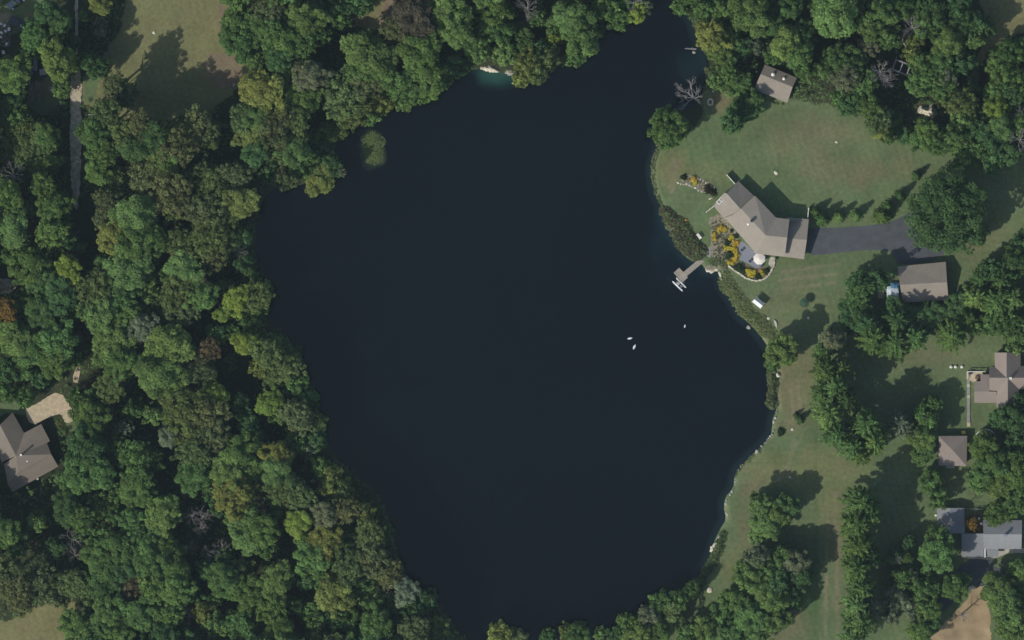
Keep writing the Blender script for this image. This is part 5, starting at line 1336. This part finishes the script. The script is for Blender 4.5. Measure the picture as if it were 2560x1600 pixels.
for i, (x_, y_, r_, c_, k_, kk) in enumerate(allt):
    rm = r_ * PX
    lm_west = x_ < 1150
    if k_ in 'T':
        if kk == 'S': h_ = rm * 1.6
        else: h_ = 11.5 + rm * 1.2 + rt.uniform(-1.5, 1.5)
        if 200 < x_ < 400 and 270 < y_ < 430: h_ = max(h_, 19 + rt.uniform(-1, 1.5))
        if lm_west: h_ += 1.5 * (kk != 'S')
        if x_ > 1800 and r_ < 26: h_ *= .75
        if not lm_west: h_ = 3.6 + rm * 2.0 + rt.uniform(-.8, .8) + (2.0 if y_ < 380 else 0)
        if 2120 < x_ < 2420 and 755 < y_ < 815: h_ = 6.5
        if x_ < 170 and 250 < y_ < 425: h_ = min(h_, 9.5)
        h_ = min(h_, 20.0)
        if 1825 < x_ < 1905 and 165 < y_ < 300: h_ = min(h_, 6.5)
        if 2215 < x_ < 2300 and 280 < y_ < 345: h_ = 5.0
        if 2290 < x_ < 2345 and 1110 < y_ < 1200: h_ = 5.5
        if 770 < x_ < 900 and 310 < y_ < 470: h_ = 7.5
        hc = h_ * .46 if not lm_west else min(h_ * .44, rm * 1.25)
        if kk == 'S': hc = h_ * .5
    elif k_ == 'H': h_ = 18.5; hc = 8.7
    elif k_ == 'F': h_ = (9.5 + rm * 2.0 if (y_ > 900 and x_ < 2250) else 6.0 + rm * 1.6) + rt.uniform(-1, 1); hc = h_ * .46
    elif k_ == 'C': h_ = rm * 3.1; hc = h_ * .47
    else: h_ = 7 + rm * 2.0; hc = rm * 1.0
    base = P(x_, y_)
    top = h_ - hc
    k0 = 1 - top / CAMH
    base = Vector((base.x * k0, base.y * k0, 0))
    if kk == 'T' and i not in indiv:
        bc = COL[c_]; v_ = rt.uniform(.84, 1.16)
        if lm_west: h_ = (4.5 + rm * 2.6) if 90 < x_ < 290 and y_ < 560 else (7.0 if (770 < x_ < 900 and 310 < y_ < 470) else 8.5 + rm * 1.6); hc = h_ * .42
        small_tree(base, rm, h_, hc, (bc[0] * v_, bc[1] * v_, bc[2] * v_), i)
        continue
    nm = {'T': 'broadleaf_tree', 'H': 'broadleaf_tree', 'F': 'feathery_tree', 'C': 'conifer', 'X': 'bare_tree'}[k_]
    ct = 'tree'
    if kk == 'S': nm = 'shrub'; ct = 'shrub'
    gname = {'T': 'leafy trees round the pond', 'S': 'low shrubs', 'H': 'leafy trees round the pond', 'F': 'feathery trees on the right side', 'C': 'small conifers', 'X': 'bare trees'}[kk]
    e = empty(nm, base, labels[i], ct, gname, rt.uniform(0, 6.28) if (x_, y_) != (1715, 235) else 0)
    if k_ == 'X':
        msh = LEAN if (x_, y_) == (1715, 235) else BARE[i % len(BARE)]
        if (x_, y_) == (1715, 235):
            e.location = P(1752, 258); h_ = 11; top = 7.0; hc = 2.4
            bm = bmesh.new(); cyl(bm, (0, 0, -.1), (-2.2, 1.2, 6.0), .34, .2, 8); local('trunk', bm_mesh('trunk', bm, M['deadwood']), e)
            local('branches', msh, e, (-2.0, 1.1, 7.0), (5.2, 4.6, 2.6))
            continue
        local('branches', msh, e, (0, 0, top), (rm * 1.15, rm * 1.15, hc))
        local('trunk', TRUNKS[i % 4], e, (0, 0, 0), (h_ * .8, h_ * .8, h_ * .8))
        continue
    if k_ == 'H': msh = HUGE[0]
    elif k_ == 'F': msh = FROND[i % 5]
    elif k_ == 'C': msh = CONE[i % 3]
    elif c_ in 'obr' or (c_ == 'g' and i % 3 == 0): msh = AIRY[i % 5]
    elif c_ in 'dk' and i % 2: msh = BROAD[i % 9]
    elif c_ in 'ly' and i % 3 == 1: msh = SOFT[i % 4]
    elif c_ == 'O': msh = AIRY[0]
    else: msh = BROAD[(i * 5) % 9]
    q = rt.uniform(.93, 1.07); ov = (1.06 if (95 < x_ < 290 and y_ < 560) else 1.37) if (x_ < 1150 and kk != 'S') else (1.2 if k_ == 'H' else 1.14)
    o = local('crown', msh, e, (0, 0, top), (rm * ov * q, rm * ov / q, hc * rt.uniform(.92, 1.0)), rt.uniform(0, 6.28))
    bc = COL[c_]; v_ = rt.uniform(.84, 1.16); hv = rt.uniform(-.06, .12)
    o.color = (bc[0] * v_ * (1 + hv), bc[1] * v_, bc[2] * v_ * (1 - hv), BROWN_A.get(c_, 1.0))
    ts = h_ - hc * .5
    local('trunk', SPIRE if k_ == 'C' else TRUNKS[i % 4], e, (0, 0, 0), (ts * .8, ts * .8, ts))

rr_ = random.Random(77)
for i in range(150):       # trees just beyond the frame, so that the wood goes on and shades it
    side = rr_.choice('LLLBBTR')
    if side == 'L': x_, y_ = rr_.uniform(-130, -25), rr_.uniform(-80, 1500)
    elif side == 'B': x_, y_ = rr_.uniform(250, 1080), rr_.uniform(1620, 1720)
    elif side == 'T': x_, y_ = rr_.choice((rr_.uniform(600, 860), rr_.uniform(1090, 1560), rr_.uniform(1720, 2420))), rr_.uniform(-110, -25)
    else: x_, y_ = rr_.uniform(2585, 2680), rr_.choice((rr_.uniform(120, 360), rr_.uniform(640, 860), rr_.uniform(1010, 1280), rr_.uniform(1440, 1600)))
    if side == 'L' and (930 < y_ < 1250 or y_ < 130): continue
    rm = rr_.uniform(2.6, 4.6); b_ = COL[rr_.choice('ggdlob')]
    small_tree(P(x_, y_), rm, 9 + rm * 2.1, rm * 1.05, b_, i)
for x_, y_ in ((-60, 1250), (-30, 1290), (-75, 1200)): small_tree(P(x_, y_), 3.6, 12.5, 5, COL['g'], 3)
tag(link('small_trees', np_mesh('small_trees', np.concatenate(small_v), 4, M['leafv'], np.concatenate(small_c))), 'smaller trees filling the gaps between the larger crowns', 'trees', None, 'stuff')
tag(link('small_tree_trunks', bm_mesh('small_tree_trunks', small_t, M['bark'])), 'thin trunks standing under the smaller trees', 'trunks', None, 'stuff')

# ------------------------------------------------------------------ haze
bm = bmesh.new()
box(bm, 0, 0, (CAMH + 12 - 7.2) / 2, 3640, 3640, CAMH + 12 + 7.2)
hme = bpy.data.meshes.new('haze'); bm.to_mesh(hme); bm.free()
hm_ = bpy.data.materials.new('haze_air'); hm_.use_nodes = True
hn = hm_.node_tree
for n in list(hn.nodes): hn.nodes.remove(n)
ho = hn.nodes.new('ShaderNodeOutputMaterial'); hv_ = hn.nodes.new('ShaderNodeVolumePrincipled')
hv_.inputs['Color'].default_value = (.62, .84, 1.0, 1); hv_.inputs['Density'].default_value = HAZE; hv_.inputs['Anisotropy'].default_value = 0.0
hn.links.new(hv_.outputs[0], ho.inputs['Volume'])
hme.materials.append(hm_)
tag(link('haze', hme), kind='stuff')

# ------------------------------------------------------------------ undergrowth and bank plants (uncountable)
def plants(name, label, cat, pts, hts, cols, per, rad, ls, seed, kind='stuff'):
    """small leafy clumps: pts (n,2) metres"""
    r = np.random.default_rng(seed); n = len(pts)
    P3 = np.repeat(np.concatenate([pts, hts[:, None] * .6], 1), per, 0)
    d = unit(r.normal(size=(n * per, 3)) + np.array([0, 0, .5]))
    rr = np.repeat(rad, per)[:, None] * r.uniform(.4, 1.1, (n * per, 1))
    c = P3 + d * rr * np.array([1, 1, .6]); c[:, 2] = np.maximum(c[:, 2], -.7)
    nn = unit(d * .7 + r.normal(size=c.shape) * .4 + np.array([-.1, -.1, 1.0]))
    v = leaf_quads(c, nn, ls * r.uniform(.7, 1.4, len(c)), r, 1.3)
    t = np.repeat(cols, per, 0) * r.uniform(.65, 1.35, (n * per, 1))
    t = np.concatenate([np.clip(t, 0, 1), np.ones((len(t), 1))], 1)
    o = link(name, np_mesh(name, v, 4, M['leafv'], np.repeat(t, 4, 0)))
    return tag(o, label, cat, None, kind)

def in_woods(x, y, seed=0):
    ok = ~inpoly(x, y, pond_w)
    ex_ = (fbm(x, y, 5, 21) - .5) * 4; ey_ = (fbm(x, y, 5, 31) - .5) * 4
    for poly, c in regions:
        ok &= ~inpoly(x + ex_, y + ey_, W(poly))
    for b_ in ([(-30, 1000), (70, 1005), (135, 975), (190, 990), (190, 1060), (150, 1070), (150, 1175), (30, 1240), (-30, 1240)], [(170, -40), (206, -40), (206, 960), (172, 960)],
               [(1895, 150), (2000, 180), (1975, 270), (1880, 235)], [(2222, 135), (2285, 155), (2270, 200), (2222, 185)], [(2280, 258), (2362, 258), (2372, 315), (2320, 305), (2250, 285)], [(-10, 50), (115, 50), (115, 260), (-10, 260)],
               [(1195, 160), (1300, 160), (1300, 195), (1195, 185)], [(2250, 68), (2306, 68), (2306, 128), (2250, 128)], [(1290, 50), (1345, 50), (1340, 82), (1290, 80)]):
        ok &= ~inpoly(x, y, W(b_))
    return ok
n_ = 42000
ux = rng.uniform(-140, 140, n_); uy = rng.uniform(-92, 92, n_)
k = in_woods(ux, uy); ux, uy = ux[k], uy[k]
dens = fbm(ux, uy, 7, 15); k = dens > .36; ux, uy = ux[k], uy[k]
hh = 1.0 + 9.0 * np.clip(fbm(ux, uy, 6, 16) - .25, 0, 1) + rng.uniform(0, .8, len(ux))
cc = np.array((.105, .180, .066)) * (.6 + .9 * fbm(ux, uy, 9, 17)[:, None]) + np.array((.02, .008, 0)) * fbm(ux, uy, 12, 18)[:, None]
plants('undergrowth', 'dark tangled undergrowth between the trees', 'undergrowth', np.stack([ux, uy], 1), hh, cc, 9, rng.uniform(.35, .8, len(ux)), .17, 3)

def bed(name, label, poly, n, hmax, palette, ls=.10, rad=(.2, .45), per=12, seed=1, cat='shrub bed', hug=0):
    r = np.random.default_rng(seed); w = W(poly); xs = [p[0] for p in w]; ys = [p[1] for p in w]
    x = r.uniform(min(xs), max(xs), n); y = r.uniform(min(ys), max(ys), n)
    k = inpoly(x, y, w); x, y = x[k], y[k]
    pi = (fbm(x, y, 2.2, seed + 4) * 1.6 - .3 + r.normal(0, .16, len(x)))
    pal = np.array(palette); idx_ = np.clip((pi * len(pal)).astype(int), 0, len(pal) - 1)
    d = poly_dist(x, y, w)
    h = hmax * np.clip(d / 1.2, .25, 1) * r.uniform(.5, 1.1, len(x))
    zb = np.where(inpoly(x, y, pond_w), -.6, np.minimum(0, WATER_Z + poly_dist(x, y, pond_w) * .62))
    return plants(name, label, cat, np.stack([x, y], 1), h + zb, pal[idx_], per, r.uniform(*rad, len(x)), ls, seed)
GR1, GR2, GR3, GR4, BRN, PUR = (.115, .165, .062), (.19, .22, .10), (.070, .115, .045), (.22, .25, .13), (.14, .125, .07), (.10, .09, .072)
r_ = np.random.default_rng(41); th_ = r_.uniform(0, 6.28, 330); ra_ = r_.random(330) ** .6
ax_ = (930 - 1280) * PX + ra_ * 2.9 * np.cos(th_) * (1 + .18 * np.sin(3 * th_)) + .25 * ra_; ay_ = (800 - 370) * PX + ra_ * 4.1 * np.sin(th_)
plants('algae_mat', 'round olive-green patch of weed at the water surface near the top-left shore', 'pond weed', np.stack([ax_, ay_], 1), np.full(330, (WATER_Z + .01) / .6) * 1.0 , np.array([(.150, .200, .070)]) * (.6 + .8 * fbm(ax_, ay_, 1.6, 8)[:, None]), 7, np.full(330, .28), .12, 42)
bed('bank_shrubs', 'dense mixed shrubs on the bank left of the lake house', [(1654, 515), (1672, 520), (1690, 535), (1715, 552), (1730, 575), (1748, 600), (1768, 622), (1770, 636), (1752, 648), (1738, 652), (1714, 640), (1694, 622), (1678, 592), (1660, 562), (1648, 532)], 1500, 1.5, [GR4, GR1, GR1, PUR, BRN, GR1, GR2], .12, (.25, .5), 13, 21)
bed('bank_grass', 'tall pale grass strip along the curved upper right shore', [(1646, 352), (1654, 360), (1644, 390), (1638, 420), (1640, 455), (1649, 490), (1656, 510), (1650, 512), (1638, 490), (1630, 450), (1626, 415), (1634, 380)], 420, .6, [GR1, GR2, GR4, GR1], .09, (.15, .32), 12, 22, 'grass')
bed('bank_weeds', 'yellow-green weeds covering the bank below the garden wall', [(1800, 682), (1815, 672), (1828, 690), (1842, 712), (1862, 738), (1885, 772), (1915, 792), (1938, 822), (1946, 842), (1925, 852), (1900, 838), (1884, 818), (1866, 800), (1846, 790), (1832, 766), (1820, 742), (1800, 724), (1795, 700)], 2600, .5, [GR2, (.19, .22, .07), GR1, GR4, (.15, .19, .06), GR2], .11, (.18, .38), 11, 23, 'weeds')
bed('rock_garden', 'grey-green planting between the dock ramp and yellow shrubs', [(1778, 560), (1800, 545), (1815, 560), (1826, 600), (1822, 640), (1830, 665), (1800, 678), (1785, 655), (1782, 620)], 330, .6, [GR4, GR1, PUR, GR2, BRN], .08, (.15, .3), 10, 24, 'flower bed')
bed('lawn_point', 'low green plants on the small point right of the dock', [(1768, 655), (1785, 640), (1810, 645), (1822, 668), (1800, 672), (1778, 668)], 260, .35, [GR1, GR2, GR1], .07, (.12, .25), 10, 25, 'ground cover')
bed('shore_shrubs', 'dark shrubs overhanging the water below the round shore tree', [(1918, 925), (1940, 935), (1946, 960), (1942, 990), (1946, 1015), (1930, 1025), (1914, 1010), (1920, 985), (1918, 955)], 420, 1.7, [GR3, GR1, GR4, GR3, BRN], .11, (.25, .5), 14, 26)
bed('shore_shrubs', 'green shrubs along the narrowing lower right shore', [(1806, 1318), (1818, 1330), (1812, 1370), (1800, 1395), (1788, 1425), (1768, 1440), (1762, 1465), (1740, 1490), (1718, 1490), (1725, 1460), (1745, 1435), (1768, 1405), (1782, 1375), (1792, 1345)], 1100, 1.1, [GR1, GR3, (.07, .12, .045), GR2, GR3], .10, (.22, .45), 12, 27)
bed('island_plants', 'low tan and green plants of the teardrop bed by the trellis', [(1700, 452), (1710, 438), (1735, 438), (1765, 450), (1788, 470), (1792, 482), (1775, 484), (1750, 474), (1720, 462)], 240, .3, [GR4, BRN, (.17, .15, .09), GR2, BRN], .07, (.12, .25), 10, 28, 'flower bed')
bed('verge_plants', 'rough green and rusty plants beside the sandy drive', [(130, 1045), (152, 1038), (162, 1060), (172, 1080), (160, 1085), (140, 1068)], 220, .7, [GR1, (.11, .12, .04), GR2], .10, (.2, .4), 12, 29, 'weeds')
bed('outcrop_brush', 'olive brush round the white limestone outcrop', [(2265, 255), (2290, 245), (2340, 255), (2375, 290), (2385, 312), (2362, 318), (2345, 300), (2340, 262), (2322, 262), (2296, 264), (2290, 285), (2268, 275)], 420, .7, [(.10, .115, .045), BRN, GR1, GR2], .10, (.2, .4), 12, 30, 'brush')
bed('channel_brush', 'light green brush on the bank above the fire ring', [(1762, 170), (1790, 165), (1800, 200), (1798, 222), (1765, 225), (1768, 200)], 380, 1.1, [GR1, GR2, (.07, .12, .045)], .11, (.25, .45), 12, 31, 'brush')
bed('house_border', 'narrow yellow-green border along the outbuilding front', [(1886, 228), (1960, 258), (1956, 266), (1882, 238)], 180, .5, [GR1, (.12, .14, .05), GR3], .09, (.15, .3), 10, 32, 'border')
bed('hedge_strip', 'rough green growth along the top of the lawn above the cross-gabled house', [(2455, 812), (2560, 815), (2560, 838), (2500, 838), (2450, 830)], 420, 1.2, [GR1, GR3, GR2], .12, (.3, .5), 12, 33, 'hedge')
bed('yard_litter', 'brown leaf litter and weeds on the small yard right of the grey shed', [(2416, 1288), (2456, 1288), (2456, 1334), (2416, 1334)], 220, .25, [(.16, .07, .03), (.20, .12, .04), BRN], .08, (.12, .3), 8, 34, 'leaf litter')

# individual shrubs in the beds
def mound(seed, per, el=1.0):
    r = np.random.default_rng(seed); n = per
    d = unit(r.normal(size=(n, 3)) + np.array([0, 0, .6])); d[:, 2] = np.abs(d[:, 2])
    c = d * r.uniform(.55, 1.08, (n, 1)) * (1 + .15 * np.sin(3 * np.arctan2(d[:, 1], d[:, 0]) + seed))[:, None]
    nn = unit(d + r.normal(size=c.shape) * .5)
    v = leaf_quads(c, nn, .16 * r.uniform(.6, 1.3, n), r, 1.1)
    t = np.empty((n, 4)); t[:, 0] = r.random(n); t[:, 1] = r.random(n); t[:, 2] = r.random(n); t[:, 3] = 1
    return np_mesh('shrub', v, 4, M['leaf'], np.repeat(t, 4, 0))
MOUND = [mound(400 + i, 340) for i in range(4)]
YS = [(1801, 571, 8), (1811, 574, 7), (1797, 578, 5), (1786, 586, 6), (1787, 597, 6), (1829, 592, 6), (1824, 598, 5), (1833, 602, 4), (1843, 607, 6), (1836, 612, 6), (1814, 619, 7), (1822, 620, 6), (1832, 622, 7), (1838, 629, 8), (1842, 638, 7), (1838, 647, 7), (1822, 655, 6), (1830, 657, 6), (1836, 652, 5), (1868, 676, 7), (1876, 680, 8), (1884, 681, 7), (1880, 690, 5), (1873, 688, 5), (1903, 678, 5), (1906, 686, 5), (1735, 449, 8), (1737, 458, 6), (1715, 550, 4)]
GSH = [(1709, 443, 8, (.035, .05, .022), 'dark'), (1770, 473, 11, (.050, .045, .028), 'dark brown-green'), (1782, 481, 10, (.042, .040, .026), 'dark brown'), (1824, 637, 10, (.05, .085, .035), 'green'), (1818, 606, 8, (.05, .075, .035), 'green'),
       (1840, 590, 7, (.05, .075, .04), 'green'), (1829, 577, 5, (.05, .075, .04), 'green'), (1846, 670, 12, (.055, .09, .04), 'green'), (1857, 677, 9, (.055, .09, .04), 'green'), (1895, 692, 9, (.05, .07, .03), 'dark green'), (1915, 678, 9, (.06, .075, .035), 'olive'),
       (1952, 1080, 10, (.04, .07, .03), 'dark green'), (1993, 1055, 0, (.03, .06, .028), 'dark green'), (2530, 1408, 6, (.06, .07, .04), 'olive'), (1942, 645, 4, (.04, .07, .03), 'dark green')]
YS = [y for y in YS if y[2] > 0]; cx_ = sum(y[0] for y in YS) / len(YS)
BL = [("off-white parasol", 1897, 647), ("dock ramp", 1774, 630), ("blue-grey patio", 1866, 630), ("trellis", 1803, 493), ("curved garden wall", 1878, 700), ("lake house eave", 1826, 560), ("round dark patio table", 1855, 625), ("teardrop bed tip", 1702, 452), ("white bench", 1747, 591)]
g2 = defaultdict(list)
for i, (x_, y_, r_) in enumerate(YS):
    b_ = min(range(len(BL)), key=lambda q: math.hypot(BL[q][1] - x_, BL[q][2] - y_)); sec = int(round(math.atan2(BL[b_][2] - y_, x_ - BL[b_][1]) / (math.pi / 4))) % 8
    g2[b_, sec].append((math.hypot(BL[b_][1] - x_, BL[b_][2] - y_), i))
for (b_, s_), lst in g2.items():
    lst.sort()
    for n_, (d_, i) in enumerate(lst):
        x_, y_, r_ = YS[i]
        o = bpy.data.objects.new('flowering_shrub', MOUND[i % 4]); C.objects.link(o); o.location = P(x_, y_); o.scale = (r_ * PX * 1.1, r_ * PX * 1.1, r_ * PX * 1.0); o.rotation_euler = (0, 0, i)
        o.color = (.64 * random.uniform(.88, 1.1), .53 * random.uniform(.88, 1.1), .07, 1)
        tag(o, 'yellow flowering shrub, ' + ORD[n_] + ' ' + SECT[s_] + ' the ' + BL[b_][0], 'shrub', 'yellow flowering shrubs')
GLAB = ['dark clipped shrub at the outer tip of the teardrop bed', 'dark brown-green shrub, left of the pair in the teardrop bed', 'dark brown shrub, right of the pair in the teardrop bed', 'green mound among the yellow shrubs left of the patio', 'green mound between yellow shrubs near the lake house eave',
        'green shrub against the lake house eave above the patio', 'small green shrub against the lake house eave, upper one', 'broad green mound inside the curved garden wall, left end', 'green mound inside the curved wall, second from left', 'dark green shrub inside the lowest bend of the curved wall',
        'olive shrub inside the right end of the curved wall', 'dark green shrub alone near the stony right shore', '', 'small olive shrub on the grass below the grey-roofed house', 'small dark shrub at the lake house corner by the flagstones']
for i, (x_, y_, r_, c_, w_) in enumerate(GSH):
    if not r_: continue
    o = bpy.data.objects.new('garden_shrub', MOUND[i % 4]); C.objects.link(o); o.location = P(x_, y_); o.scale = (r_ * PX * 1.1, r_ * PX * .95, r_ * PX * .9); o.rotation_euler = (0, 0, i * 1.3)
    o.color = (*c_, 1.0); tag(o, GLAB[i], 'shrub', 'green garden shrubs')
# bed edging stones of the teardrop bed
for k, (x_, y_) in enumerate([(1695, 457), (1702, 460), (1709, 461), (1716, 460), (1724, 463), (1731, 466), (1738, 470), (1746, 476), (1754, 479), (1744, 446), (1751, 449), (1758, 452), (1765, 457), (1771, 463), (1778, 466), (1785, 470), (1793, 478), (1780, 495), (1775, 497)]):
    rock(x_, y_, .28, 'small pale edging stone of the teardrop bed', 'edging stones of the teardrop bed', k % 3 == 0, -.05, 'edging_stone')
